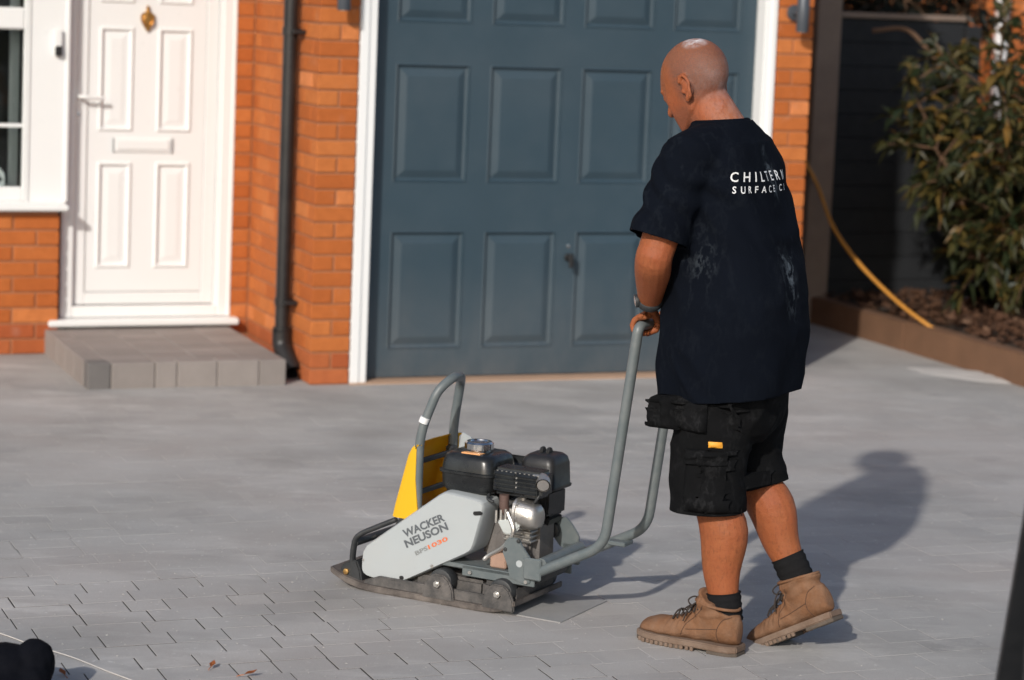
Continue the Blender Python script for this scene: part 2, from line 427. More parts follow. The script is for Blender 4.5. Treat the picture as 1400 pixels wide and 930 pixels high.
# ================================================================== house
house = thing('brick_house', 'orange brick house with white front door and blue grey garage door', 'house', HO, PHI)
CH, BH = .075, .065
XP0, XP1 = hp(493.7, 0)[0]*.5+hp(477.7, 525)[0]*.5, hp(1066.5, 0)[0]       # garage opening, outer frame
XR = 2.50; ZTOP = 2.85; DY = 1.10; YL = 1.04
bricks = []          # (x0,x1,y0,y1,course)
NC = 26
def course_z(c): return c*CH+.004
for c in range(38):
    even = c % 2 == 0
    # left pier: front face y=0, return face x=0
    if even:
        bricks.append((0, XP0-.004, 0, .1025, c, 1)); ys = .1125
    else:
        m_ = XP0*.52
        bricks.append((0, m_-.005, 0, .215, c, 1)); bricks.append((m_+.005, XP0-.004, 0, .1025, c, 1)); ys = .225
    while ys < DY-.012:
        ye = min(ys+.215, DY-.004); bricks.append((0, .1025, ys, ye, c, 1)); ys = ye+.010
    # strip between the return wall and the door frame
    bricks.append((-.088, -.004, DY, DY+.1, c, 1))
    # right pier
    if even: bricks.append((XP1+.004, XR, 0, .1025, c, 1))
    else:
        m_ = XP1+(XR-XP1)*.45
        bricks.append((XP1+.004, m_-.005, 0, .1025, c, 1)); bricks.append((m_+.005, XR, 0, .215, c, 1))
    # side of the garage block towards the gate
    ys = .1125 if even else .225
    while ys < 3.4:
        bricks.append((XR-.1025, XR, ys, ys+.215, c, 0)); ys += .225
    # left wall under the window
    if course_z(c)+BH < .70:
        x = -.957; first = True
        while x > -3.2:
            ln = .1025 if (first and not even) else .215
            bricks.append((x-ln, x, YL, YL+.1, c, 1 if x > -1.40 else 0)); x -= ln+.010; first = False
    if course_z(c) > 2.10:
        x = XP0
        x += 0 if even else -.1125
        while x < XP1-.05:
            bricks.append((max(x, XP0)+.004, min(x+.211, XP1-.004), 0, .1025, c, 0)); x += .2225
def brick_part(bm, x0, x1, y0, y1, z0, z1, b=.003): box(bm, x0, x1, y0, y1, z0, z1, b)
cache = {}
def place_brick(x0, x1, y0, y1, c):
    key = (round(x1-x0, 3), round(y1-y0, 3), c < 2)
    if key not in cache:
        bm = nb(); box(bm, 0, x1-x0, 0, y1-y0, 0, BH, .0028)
        bmesh.ops.recalc_face_normals(bm, faces=bm.faces[:])
        me = bpy.data.meshes.new('brick'); bm.to_mesh(me); bm.free(); me.materials.append(BRICKR if c < 2 else BRICK); cache[key] = me
    o = bpy.data.objects.new('brick', cache[key]); link(o, house)
    o.location = (x0, y0+rr.uniform(-.0012, .0012), course_z(c)+rr.uniform(-.001, .001)); return o
bm = nb(); tn = []
for x0, x1, y0, y1, c, v in bricks:
    if x1-x0 < .012: continue
    if v and c < NC: place_brick(x0, x1, y0, y1, c)
    else:
        k = len(bm.faces); box(bm, x0, x1, y0, y1, course_z(c), course_z(c)+BH, .0028); tn += [rr.random()]*(len(bm.faces)-k)
o = stuff(obj('brickwork', bm, BRICK, house)); a = o.data.attributes.new('tone', 'FLOAT', 'FACE'); a.data.foreach_set('value', tn)
bm = nb(); e = .007
box(bm, e, XP0-.006, e, 3.4, -.02, ZTOP)                     # left garage wall
box(bm, XP1+.006, XR-e, e, 3.4, -.02, ZTOP)                  # right garage wall
box(bm, XP0-.006, XP1+.006, e, .2, 2.098, ZTOP)              # over the garage door
box(bm, -.086, e, DY+e, DY+.3, -.02, ZTOP)                   # strip by the door
box(bm, -3.2, -.957-e, YL+e, YL+.25, -.02, .70)              # under the window
box(bm, -.957-e, -.086, DY+.1, DY+.3, 2.06, ZTOP); box(bm, -3.2, -.957-e, YL+.02, YL+.3, 2.1, ZTOP)
obj('wall', bm, MORTAR, house)
bm = nb(); prism(bm, [(-.12, ZTOP+.003), (3.6, ZTOP+.003), (3.6, ZTOP+.9), (-.12, ZTOP+.12)], -3.4, XR+.12, 'x'); obj('roof', bm, ROOF, house)
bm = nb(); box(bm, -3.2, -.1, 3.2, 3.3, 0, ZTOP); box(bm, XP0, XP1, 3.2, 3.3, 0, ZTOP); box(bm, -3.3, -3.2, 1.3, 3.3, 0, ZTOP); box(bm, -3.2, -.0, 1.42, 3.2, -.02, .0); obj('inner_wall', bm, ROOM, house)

# ---- garage door
GD = .10
def gx(x, y): return hp(x, y, GD)
gx0_ = (hp(514.3, 0, .06)[0]+hp(498, 440, .06)[0])/2; gx1_ = hp(1040, 40, .06)[0]
g = obj('garage_door', box(nb(), gx0_+.004, gx1_-.004, GD+.03, GD+.05, .012, 2.05), GAR, house)
pxs = [gx(539, 168)[0], gx(641, 168)[0], gx(668, 168)[0], gx(770, 168)[0]]
wd = pxs[1]-pxs[0]; pitch = pxs[2]-pxs[0]
cols = [(pxs[0]+i*pitch, pxs[0]+i*pitch+wd) for i in range(4)]
zr = [(gx(580, 477.5)[1], gx(580, 316)[1]), (gx(590, 250)[1], gx(590, 87.5)[1]), (gx(600, 32)[1], 2.02)]
bm = nb(); yf = GD
xs = [gx0_+.004]+[v for c in cols for v in c]+[gx1_-.004]
zs = [.012]+[v for r in zr for v in r]+[2.05]
for i in range(0, len(xs), 2): box(bm, xs[i], xs[i+1], yf, GD+.031, zs[0], zs[-1])
for c0, c1 in cols:
    for j in range(0, len(zs), 2): box(bm, c0, c1, yf, GD+.031, zs[j], zs[j+1])
obj('door_skin', bm, GAR, g)
def raised_panel(x0, x1, z0, z1, y, steps):
    """steps: list of (inset, depth behind y)"""
    bm = nb(); R = []
    for i, d in steps: R.append([bm.verts.new((x, y+d, z)) for x, z in ((x0+i, z0+i), (x1-i, z0+i), (x1-i, z1-i), (x0+i, z1-i))])
    for a, b in zip(R, R[1:]):
        for j in range(4): bm.faces.new((a[j], a[(j+1) % 4], b[(j+1) % 4], b[j]))
    bm.faces.new(R[-1]); return bm
for c0, c1 in cols:
    for z0, z1 in zr:
        obj('panel', raised_panel(c0, c1, z0, z1, yf, [(0, -.0005), (.006, -.003), (.012, .010), (.022, .014), (.056, .003), (.06, .0025)]), GAR, g)
hx, hz = gx(776, 352)
bm = nb(); cyl(bm, (hx, yf+.001, hz), (hx, yf-.012, hz), .019, 18, .003); cyl(bm, (hx, yf-.01, hz), (hx, yf-.045, hz), .009, 12)
box(bm, hx-.011, hx+.011, yf-.056, yf-.04, hz-.045, hz+.022, .004); hnd = obj('handle', bm, BLK, g, True)
bm = nb(); cyl(bm, (hx, yf+.001, hz+.055), (hx, yf-.006, hz+.055), .008, 12, .001); obj('keyhole', bm, CHROME, hnd, True)
# white frame with a small step in its face
bm = nb(); fw = .072
for s, xo in ((1, XP0), (-1, XP1)):
    a_, b_ = sorted((xo+s*.001, xo+s*(gx0_-XP0 if s > 0 else XP1-gx1_)))
    box(bm, a_, b_, .012, .14, -.0, 2.098, .004)
    mid = xo+s*(b_-a_)*.55; a2, b2 = sorted((xo+s*.004, mid)); box(bm, a2, b2, .004, .02, -.0, 2.095, .003)
box(bm, XP0+.08, XP1-.08, .012, .14, 2.05, 2.098, .004)
obj('garage_frame', bm, UPVC, house)
obj('threshold', box(nb(), XP0, XP1, -.02, .16, -.004, .006, .002), pm('threshold_strip', (.42, .27, .18), .85, .2, 10, .2), house)

# ---- front door
FD = DY+.035
def dx(x, y): return hp(x, y, FD)
zsill = dx(200, 432)[1]
fx0, fx1 = hp(81, 400, DY+.02)[0], hp(318, 250, DY+.0)[0]
bm = nb(); fr = .062
box(bm, fx0, fx0+fr, DY+.005, DY+.09, zsill, 2.06, .005); box(bm, fx1-fr, fx1, DY+.005, DY+.09, zsill, 2.06, .005)
box(bm, fx0+fr, fx1-fr, DY+.007, DY+.088, zsill, zsill+.055, .005); box(bm, fx0+fr, fx1-fr, DY+.007, DY+.088, 2.0, 2.06, .005)
box(bm, fx1-fr-.016, fx1-fr+.001, DY+.018, DY+.06, zsill+.05, 2.0, .003); box(bm, fx1-.012, fx1+.004, DY-.002, DY+.03, zsill, 2.06, .003)
obj('door_frame', bm, UPVC, house)
lx0, lx1, lz0 = fx0+fr+.004, fx1-fr-.018, zsill+.06
d = obj('front_door', box(nb(), lx0-.003, lx1+.003, FD+.03, FD+.06, lz0-.004, 2.0), UPVCG, house)
bm = nb(); ss = .058; yl = FD+.0
box(bm, lx0, lx0+ss, yl, FD+.031, lz0, 1.995, .004); box(bm, lx1-ss, lx1, yl, FD+.031, lz0, 1.995, .004)
box(bm, lx0+ss, lx1-ss, yl+.001, FD+.031, lz0, lz0+ss, .004); box(bm, lx0+ss, lx1-ss, yl+.001, FD+.031, 1.94, 1.995, .004)
obj('door_stile', bm, UPVC, d)
ix0, ix1, iz0 = lx0+ss+.004, lx1-ss-.003, lz0+ss+.004; yi = FD+.008
cw = [(dx(135, 110)[0], dx(183, 110)[0]), (dx(215, 110)[0], dx(263, 110)[0])]
rz_ = [(dx(155, 367)[1], dx(155, 221)[1]), (dx(155, 180)[1], dx(155, 36)[1]), (dx(155, 4)[1], 1.9)]
bm = nb(); xs = [ix0]+[v for c in cw for v in c]+[ix1]; zs = [iz0]+[v for r in rz_ for v in r]+[1.935]
for i in range(0, len(xs), 2): box(bm, xs[i], xs[i+1], yi, FD+.031, zs[0], zs[-1])
for c0, c1 in cw:
    for j in range(0, len(zs), 2): box(bm, c0, c1, yi, FD+.031, zs[j], zs[j+1])
obj('door_infill', bm, UPVC, d)
for c0, c1 in cw:
    for z0, z1 in rz_: obj('panel', raised_panel(c0, c1, z0, z1, yi, [(0, -.0005), (.006, -.009), (.014, -.010), (.020, .004), (.028, .006), (.06, .001)]), UPVC, d)
a0, z0 = dx(155, 208); a1, z1 = dx(235, 190)
lb = obj('letterbox', box(nb(), a0, a1, yi-.008, yi+.002, z0, z1, .002), UPVC, d, True)
obj('flap', box(nb(), a0+.012, a1-.012, yi-.014, yi-.006, z0+.012, z1-.010, .003), UPVC, lb, True)
bm = nb(); box(bm, a0-.003, a0+.003, yi-.011, yi+.001, z0-.001, z1+.001, .001); box(bm, a1-.003, a1+.003, yi-.011, yi+.001, z0-.001, z1+.001, .001); obj('end_cap', bm, UPVCG, lb)
kx, kz = dx(202, 27)
out = [(0, -.062), (.012, -.045), (.03, -.015), (.036, .012), (.03, .030), (.016, .034), (.008, .040), (.006, .052), (.010, .060), (0, .072)]
poly = [(kx+p, kz+q) for p, q in out]+[(kx-p, kz+q) for p, q in out[-2:0:-1]]
kn = obj('knocker', prism(nb(), poly, yi-.018, yi+.001, 'y', .005, 2), BRASS, d, True, 60)
bm = nb(); tube(bm, [(kx+.022*sin(t*2*pi/18), yi-.024, kz-.004+.026*cos(t*2*pi/18)) for t in range(18)], .0045, 8, closed=True); obj('ring', bm, BRASS, kn, True, 180)
ax_, az_ = dx(107, 135)
pl_ = obj('handle_plate', box(nb(), ax_-.014, ax_+.014, yl-.010, yl+.001, az_-.125, az_+.085, .005, 2), UPVC, d, True)
bm = nb(); cyl(bm, (ax_, yl-.008, az_+.012), (ax_, yl-.048, az_+.012), .009, 12); tube(bm, smooth_path([(ax_, yl-.045, az_+.012), (ax_+.03, yl-.052, az_+.012), (ax_+.11, yl-.046, az_+.006)], .02), .0095, 10, round_ends=True)
obj('lever', bm, UPVC, pl_, True, 60)
bm = nb(); cyl(bm, (ax_, yl-.009, az_-.075), (ax_, yl-.014, az_-.075), .008, 14, .001); obj('keyhole', bm, CHROME, pl_, True)
s0, s1 = hp(66, 446, DY-.06)[0], hp(326, 440, DY-.06)[0]
zb = dx(200, 446)[1]
obj('door_sill', box(nb(), s0, s1, DY-.075, DY+.09, zsill-.034, zsill-.002, .006, 2), UPVC, house, True)

# ---- window left of the door
WY = YL+.01
def wx(x, y): return hp(x, y, WY)
wxr = wx(37, 150)[0]; zst = .735; pnl = wx(90, 150)[0]
win = obj('window', box(nb(), wxr-.0, wxr+.012, WY-.004, WY+.07, zst, 2.05, .003), UPVC, house)
bm = nb(); gxr = wx(34, 150)[0]-.0
jw = .05
box(bm, gxr-.005, wxr-.001, WY, WY+.06, zst, 2.05, .006); box(bm, -2.6, -2.55, WY, WY+.06, zst, 2.05, .006)
zg0 = wx(15, 256)[1]; zt0, zt1 = wx(10, 40)[1], wx(10, 10)[1]
box(bm, -2.55, gxr-.005, WY+.001, WY+.059, zst, zg0, .006); box(bm, -2.55, gxr-.005, WY+.001, WY+.059, zt0, zt1, .008)
box(bm, -2.55, gxr-.005, WY+.001, WY+.059, 2.0, 2.05, .006)
box(bm, -1.85, -1.79, WY+.0015, WY+.0585, zg0, 2.0, .006)
obj('window_frame', bm, UPVC, win)
zb0 = wx(15, 172)[1]
obj('glazing_bar', box(nb(), -2.55, gxr-.006, WY+.018, WY+.042, zb0-.009, zb0+.009, .003), UPVC, win)
obj('pane', box(nb(), -2.552, gxr-.004, WY+.028, WY+.034, zg0-.002, 2.0), GLASS, win)
obj('white_panel', box(nb(), wxr+.013, pnl, WY+.004, WY+.08, zst, 2.06, .003), UPVC, win)
obj('corner_trim', box(nb(), pnl-.004, pnl+.016, WY-.004, WY+.09, zst, 2.06, .004), UPVC, win)
zs_ = wx(40, 287)[1]
obj('window_sill', box(nb(), -2.7, pnl+.012, WY-.07, WY+.075, zs_, zs_+.028, .006, 2), UPVC, win, True)
obj('sill_upstand', box(nb(), -2.65, pnl+.006, WY-.012, WY+.072, zs_+.027, zst+.001, .004), UPVC, win)
bm = nb(); R = []
for i in range(40):
    t = i/39; x = gxr-.004-.05*t; R.append((x, WY+.14+.018*sin(t*22)))
vs0 = [(bm.verts.new((x+(.06*max(0, 1-((zz-.75)/.55))*0), y, zz))) for zz in (.74, 1.3, 1.9, 2.0) for x, y in R]
for j in range(3):
    for i in range(39):
        a = j*40+i; bm.faces.new((vs0[a], vs0[a+1], vs0[a+41], vs0[a+40]))
o = obj('curtain', bm, CURT, None, True, 180); o.location = HO; o.rotation_euler = (0, 0, PHI)
tag(o, 'pale curtain hanging inside the window by the white panel', 'curtain')
# ornament on the inner sill
obj('inner_sill', box(nb(), -2.55, gxr+.0, WY+.061, WY+.30, zg0-.05, zg0-.012, .003), UPVC, win)
oxx = wx(3, 245)[0]; bm = nb()
prism(bm, [(oxx-.05, zg0-.012), (oxx+.028, zg0-.012), (oxx+.028, zg0+.055), (oxx-.011, zg0+.10), (oxx-.05, zg0+.055)], WY+.09, WY+.15, 'y', .004)
orn = obj('ornament', bm, UPVC, None); orn.location = HO; orn.rotation_euler = (0, 0, PHI); tag(orn, 'small white house shaped ornament behind the window glass', 'ornament')
bm = nb(); cyl(bm, (oxx+.004, WY+.087, zg0+.03), (oxx+.004, WY+.091, zg0+.03), .010, 12); obj('opening', bm, BLK, orn)

# doorbell on the white panel
bx_, bz_ = wx(79, 69)
db = thing('doorbell', 'small doorbell with a black face on the white panel by the door', 'doorbell', HO, PHI)
obj('body', box(nb(), bx_-.018, bx_+.018, WY-.024, WY+.005, bz_-.028, bz_+.10, .005, 2), UPVC, db, True)
obj('camera_face', box(nb(), bx_-.017, bx_+.017, WY-.030, WY-.022, bz_-.026, bz_+.022, .004, 2), BLK, db, True)

# ---- downpipe on the return wall
pcx = hp(387, 220, .42); 
PD = .33
xw, zw = hp(396, 0, PD); xw2, _ = hp(388, 440, PD)
px_ = -.052
# pick the depth so that the pipe's axis falls on the photo's line
def pipe_depth(x, y):
    r = ray(x, y); P0 = HO+HU*px_; t = (P0-CAM).dot(HU)/r.dot(HU); return (CAM+r*t-HO).dot(HB)
pd = (pipe_depth(396.5, 0)+pipe_depth(389, 400))/2
dp = obj('downpipe', tube(nb(), [(px_, pd, .17), (px_, pd, 2.6)], .034, 20), BLK, house, True)
bm = nb(); tube(bm, smooth_path([(px_, pd, .20), (px_, pd, .15), (px_+.012, pd-.07, .04), (px_+.016, pd-.10, .012)], .05), [.040]*4+[.041]*4+[.041]*6, 20, caps=False) if 0 else None
print('PIPE DEPTH', pd)
pth = smooth_path([(px_, pd, .215), (px_, pd, .14), (px_+.016, pd-.10, .06), (px_+.020, pd-.135, .032)], .05)
bm.free(); bm = nb(); tube(bm, pth, .044, 20, caps=False); t_ = list(reversed(pth)); tube(bm, t_, .039, 20, caps=False)
obj('shoe', bm, BLK, dp, True)
bm = nb(); tube(bm, [(px_, pd, .205), (px_, pd, .225)], .044, 20); obj('collar', bm, BLK, dp, True)
for zc in (hp(400, 43, pd)[1], hp(395, 412, pd)[1]):
    bm = nb(); tube(bm, [(px_, pd, zc-.018), (px_, pd, zc+.018)], .039, 20); box(bm, px_+.02, .001, pd-.012, pd+.012, zc-.014, zc+.014, .002)
    box(bm, px_-.01, .001, pd-.075, pd-.0, zc-.010, zc+.010, .003); obj('bracket', bm, BLK, dp, True)

# ---- wall lamps
def lamp(x, z, label):
    t = thing('wall_lamp', label, 'lamp', h2w(x, 0, z), PHI, 'wall lamps beside the garage')
    bm = nb(); cyl(bm, (0, .0, .09), (0, -.014, .09), .04, 20, .003); obj('back_plate', bm, LAMP, t, True)
    bm = nb(); cyl(bm, (0, -.01, .09), (0, -.07, .09), .014, 14); obj('arm', bm, LAMP, t, True)
    bm = nb(); tube(bm, [(0, -.095, 0), (0, -.095, .004), (0, -.095, .176), (0, -.095, .18)], [.028, .030, .030, .028], 24); obj('tube', bm, LAMP, t, True)
    bm = nb(); cyl(bm, (0, -.095, -.002), (0, -.095, .001), .022, 20); obj('lens', bm, CHROME, t, True)
lx, lz = hp(470, 14, -.095); lamp(lx, lz, 'grey cylinder wall lamp on the brick pier by the downpipe')
lx, lz = hp(1096.5, 44, -.095); lamp(lx, lz, 'grey cylinder wall lamp on the brick pier by the gate')

# ---- doorstep of paving blocks
step = thing('doorstep', 'low block paved doorstep in front of the white door', 'step', HO, PHI)
SX0, SX1, SY0, SY1, SZ = hg(119, 533)[0], -.105, .02, DY-.02, .118
obj('core', box(nb(), SX0+.012, SX1-.004, SY0+.012, SY1, -.02, SZ-.012), SAND, step)
x = SX0; i = 0; ws = [.105, .20, .10, .185, .195, .10, .17]
while x < SX1-.01:
    x1 = min(x+ws[i % 7], SX1)
    if SX1-x1 < .05: x1 = SX1
    obj('block', box(nb(), x+.0015, x1-.0015, SY0, SY0+.10, -.01, SZ+rr.uniform(-.001, .001), .004), STEPD if i == 0 else STEPM, step); x = x1; i += 1
y = SY0+.103
while y < SY1:
    y1 = min(y+.205, SY1+.01)
    obj('block', box(nb(), SX0, SX0+.10, y, y1-.003, -.01, SZ+rr.uniform(-.001, .001), .004), STEPM, step)
    x = SX0+.103
    yy = y
    while x < SX1-.01:
        x1 = min(x+.205, SX1)
        if SX1-x1 < .04: x1 = SX1
        for q in (0, 1):
            ya = y+(y1-y)*q/2; obj('block', box(nb(), x, x1-.002, ya, ya+(y1-y)/2-.002, SZ-.06, SZ+rr.uniform(-.0015, .0012), .003), STEPM, step)
        x = x1+.001
    y = y1

# ================================================================== right side: gate, fence, bed, shrubs
FY = 1.72
gate = thing('garden_gate', 'black boarded side gate between garage wall and brown post', 'gate', HO, PHI)
x = XR+.03
while x < 3.40:
    obj('board', box(nb(), x, x+.094, FY, FY+.02, .06, 1.70, .003), GATEB, gate); x += .097
bm = nb(); box(bm, XR+.03, 3.41, FY+.021, FY+.06, .25, .35); box(bm, XR+.03, 3.41, FY+.021, FY+.06, 1.4, 1.5); obj('ledge', bm, GATEB, gate)
obj('top_rail', box(nb(), XR+.03, 3.41, FY-.012, FY+.05, 1.701, 1.76, .004), pm('pale_timber', (.42, .33, .27), .8, .2, 8, .3), gate)
fence = thing('timber_fence', 'dark horizontal board fence behind the leafy shrub', 'fence', HO, PHI)
pa, pb = hp(1124, 420, FY-.05)[0], hp(1162, 60, FY-.05)[0]
pw = hp(1145, 390, FY-.05)[0]-hp(1122, 390, FY-.05)[0]
obj('post', box(nb(), 3.42, 3.575, FY-.07, FY+.085, -.02, 1.86, .006), TIMB, fence)
FE = hp(1318, 60, FY)[0]
for xp in (FE,): obj('post', box(nb(), xp, xp+.10, FY-.03, FY+.07, -.02, 1.72, .006), FEN, fence)
z = .10
while z < 1.62:
    for xa, xb in ((3.577, FE-.002),):
        obj('board', box(nb(), xa, xb, FY+.0+rr.uniform(0, .003), FY+.022, z, z+.1345, .004), FEN, fence)
    z += .137
for xa, xb in ((3.577, FE-.002),): obj('capping', box(nb(), xa, xb, FY-.02, FY+.045, z+.0, z+.032, .004), TIMB, fence)
obj('backing', box(nb(), 3.577, FE-.002, FY+.024, FY+.034, .06, 1.66), FEN, fence)
# raised bed: timber sleepers at its edge and soil
BX = 3.50
ed = thing('timber_edging', 'low brown timber sleepers edging the planted bed', 'edging', HO, PHI)
for y0, y1, dx0 in ((.62, FY-.075, 0), (-.55, .615, .006), (-1.9, -.555, -.004), (-3.2, -1.905, .0)):
    obj('sleeper', box(nb(), BX+dx0-.03, BX+dx0+.06, y0, y1, -.03, .155+rr.uniform(-.004, .004), .007, 2), SLEEP, ed)
for y0 in (-4.6, -6.1): obj('sleeper', box(nb(), BX-.03, BX+.06, y0+.005, y0+1.4 if y0 < -5 else -3.205, -.03, .155, .007, 2), SLEEP, ed)
bm = nb(); g_ = {}
for i in range(24):
    for j in range(40):
        x = BX+.05+i*.16; y = -6.1+j*.2
        g_[i, j] = bm.verts.new((x, y, .11+.05*noise.noise(V((x, y, 0))*1.7)+.03*noise.noise(V((x, y, 3))*6)))
for i in range(23):
    for j in range(39): bm.faces.new((g_[i, j], g_[i+1, j], g_[i+1, j+1], g_[i, j+1]))
o = struct(obj('soil_bed', bm, SOIL, None, True, 180)); o.location = HO; o.rotation_euler = (0, 0, PHI); o['label'] = 'dark soil of the planted bed'; o['category'] = 'soil'

def leaf_mat(name, stops, rough=.45):
    M, n, b = nodes(name); at = N(n, 'ShaderNodeAttribute', attribute_name='tone')
    c = ramp(n, at.outputs['Fac'], stops); c = mixc(n, mul(n, tex(n, 40), .35), c, tuple(x*.5 for x in stops[0][1]))
    L(n, c, b.inputs['Base Color']); b.inputs['Roughness'].default_value = rough
    b.inputs['Subsurface Weight'].default_value = 0; b.inputs['Specular IOR Level'].default_value = .4
    tr = N(n, 'ShaderNodeBsdfTranslucent'); L(n, c, tr.inputs[0]); mx = N(n, 'ShaderNodeMixShader'); mx.inputs[0].default_value = .25
    L(n, b.outputs[0], mx.inputs[1]); L(n, tr.outputs[0], mx.inputs[2]); L(n, mx.outputs[0], n.nodes['Material Output'].inputs[0]); return M
LEAF = leaf_mat('laurel_leaf', [(0, (.018, .030, .012)), (.4, (.038, .043, .016)), (.65, (.08, .068, .019)), (.85, (.17, .105, .025)), (1, (.24, .13, .028))])
LEAFD = leaf_mat('dark_leaf', [(0, (.006, .009, .006)), (.8, (.012, .016, .009)), (1, (.03, .026, .01))])
LITTER = leaf_mat('dead_leaf', [(0, (.05, .025, .014)), (.5, (.11, .052, .028)), (.85, (.18, .09, .05)), (1, (.27, .16, .10))], .8)
BARK = pm('bark', (.12, .065, .035), .85, .35, 25, .6)
def leaves(pts, mat, name, parent, ln=(.06, .11), wd=.36, seed=1, droop=.3):
    r = random.Random(seed); vs, fs, tn = [], [], []
    for p, d in pts:
        d = V(d).normalized(); l = r.uniform(*ln); wv = l*wd*r.uniform(.8, 1.2)
        up = V((r.uniform(-1, 1), r.uniform(-1, 1), r.uniform(.2, 1.4))).normalized()
        s = d.cross(up)
        if s.length < .05: s = d.orthogonal()
        s.normalize(); nn = s.cross(d).normalized(); p = V(p); k = len(vs); dr = V((0, 0, -l*droop))
        vs += [p, p+d*l*.4+s*wv*.5+nn*l*.05, p+d*l*.45-nn*l*.03, p+d*l*.4-s*wv*.5+nn*l*.05, p+d*l+dr]
        fs += [(k, k+1, k+2), (k, k+2, k+3), (k+1, k+4, k+2), (k+2, k+4, k+3)]
        tn += [min(1, max(0, r.gauss(.45, .25)))]*4
    me = bpy.data.meshes.new(name); me.from_pydata([tuple(v) for v in vs], [], fs); me.materials.append(mat)
    a = me.attributes.new('tone', 'FLOAT', 'FACE'); a.data.foreach_set('value', tn)
    return link(bpy.data.objects.new(name, me), parent)
def shrub(name, label, cat, base, height, spread, nst, ntw, mat, seed, bark=BARK, ln=(.06, .11), fork=.25, group=None, per=9, low=.25, droop=.3):
    r = random.Random(seed); t = thing(name, label, cat, h2w(*base), PHI, group)
    bm = nb(); tips = []
    for i in range(nst):
        a = 2*pi*(i+r.random()*.6)/nst; el = r.uniform(.55, 1.0)
        tip = V((cos(a)*spread*el, sin(a)*spread*el, height*r.uniform(.65, 1)))
        mid = V((tip.x*.35+r.uniform(-.05, .05), tip.y*.35+r.uniform(-.05, .05), height*fork+r.uniform(0, .15)))
        pth = catmull([(r.uniform(-.02, .02), r.uniform(-.02, .02), -.05), (tip.x*.08, tip.y*.08, height*fork*.5), mid, (mid+tip)/2+V((0, 0, .04)), tip], 4)
        tube(bm, pth, [.022*(1-.8*k/len(pth)) for k in range(len(pth))], 7)
        for _ in range(ntw):
            k = min(len(pth)-1, int(len(pth)*r.uniform(low, 1.0))); b0 = pth[k]
            d = V((r.gauss(0, 1), r.gauss(0, 1), r.gauss(.25, .8))).normalized(); lt = spread*r.uniform(.2, .6)
            e = b0+d*lt
            tube(bm, [b0, b0+d*lt*.5+V((0, 0, .01)), e], [.006, .004, .002], 5)
            for q in range(per):
                u_ = r.uniform(.25, 1.05); pp = b0+d*lt*u_
                tips.append((pp, d*.7+V((r.gauss(0, .8), r.gauss(0, .8), r.gauss(.1, .6)))))
    obj('stem', bm, bark, t, True, 60)
    stuff(leaves(tips, mat, 'crown', t, ln=ln, seed=seed, droop=droop)); return t
shrub('laurel_shrub', 'leafy green and yellowing shrub growing in the bed', 'shrub', (4.08, .55, .10), 1.48, .62, 12, 38, LEAF, 5, per=17, low=.42, fork=.3, ln=(.07, .13))
shrub('laurel_shrub', 'low spreading shrub with brown stems at the far side of the bed', 'shrub', (4.95, .35, .10), 1.50, .62, 10, 40, LEAF, 9, per=20, low=.22, ln=(.07, .13))
shrub('evergreen_tree', 'dark evergreen tree overhanging the back of the fence', 'tree', (4.55, 2.55, 0), 2.9, .85, 8, 40, LEAFD, 12, per=16, low=.55, fork=.5)
shrub('laurel_shrub', 'dark shrub standing between the fence and the leafy shrub', 'shrub', (4.45, 1.22, .10), 1.0, .45, 8, 30, LEAFD, 15, per=18, low=.2)
# bare branch over the fence
bm = nb(); q0 = [hp(1195, 42, 1.55), hp(1240, 41, 1.5), hp(1275, 75, 1.4), hp(1318, 110, 1.2), hp(1352, 150, .95), hp(1372, 215, .8)]
dd = (1.55, 1.5, 1.4, 1.2, .95, .8); tube(bm, catmull([(q0[i][0], dd[i], q0[i][1]) for i in range(6)], 6), .013, 8, round_ends=True)
br = obj('branch', bm, BARK, None, True, 60); br.location = HO; br.rotation_euler = (0, 0, PHI); tag(br, 'bare brown branch bending down over the fence top', 'branch')
# leaf litter
r = random.Random(4); pts = []
for _ in range(5200):
    x = BX+.08+abs(r.gauss(0, .9)); y = r.uniform(-4, FY-.1)
    if x > BX+3.3: continue
    z = .15+.05*noise.noise(V((x, y, 0))*1.7)+r.uniform(0, .045)
    pts.append(((x, y, z), (r.gauss(0, 1), r.gauss(0, 1), r.gauss(0, .3))))
o = leaves(pts, LITTER, 'leaf_litter', None, (.04, .08), .6, 3, 0); o.location = HO; o.rotation_euler = (0, 0, PHI); stuff(o)
o['label'] = 'brown dead leaves covering the bed'; o['category'] = 'leaf litter'
# yellow hose
YEL = pm('yellow_hose', (.50, .22, .035), .5, .2, 20, .1)
dpt = [1.55, 1.2, .95, .7, .48, .32]
pp = [(1116, 250), (1138, 308), (1170, 355), (1213, 400), (1255, 435), (1297, 461)]
path = []
for (x, y), dv in zip(pp, dpt):
    a_, z_ = hp(x, y, dv); path.append((a_, dv, z_))
path = [(path[0][0]-.12, 1.62, path[0][2]+.22)]+path+[(path[-1][0]+.05, .20, .13), (path[-1][0]+.09, .10, .09)]
o = obj('garden_hose', tube(nb(), catmull(path, 8), .0105, 10, round_ends=True), YEL, None, True, 180); o.location = HO; o.rotation_euler = (0, 0, PHI)
tag(o, 'yellow hose trailing from the gate down onto the bed', 'hose')

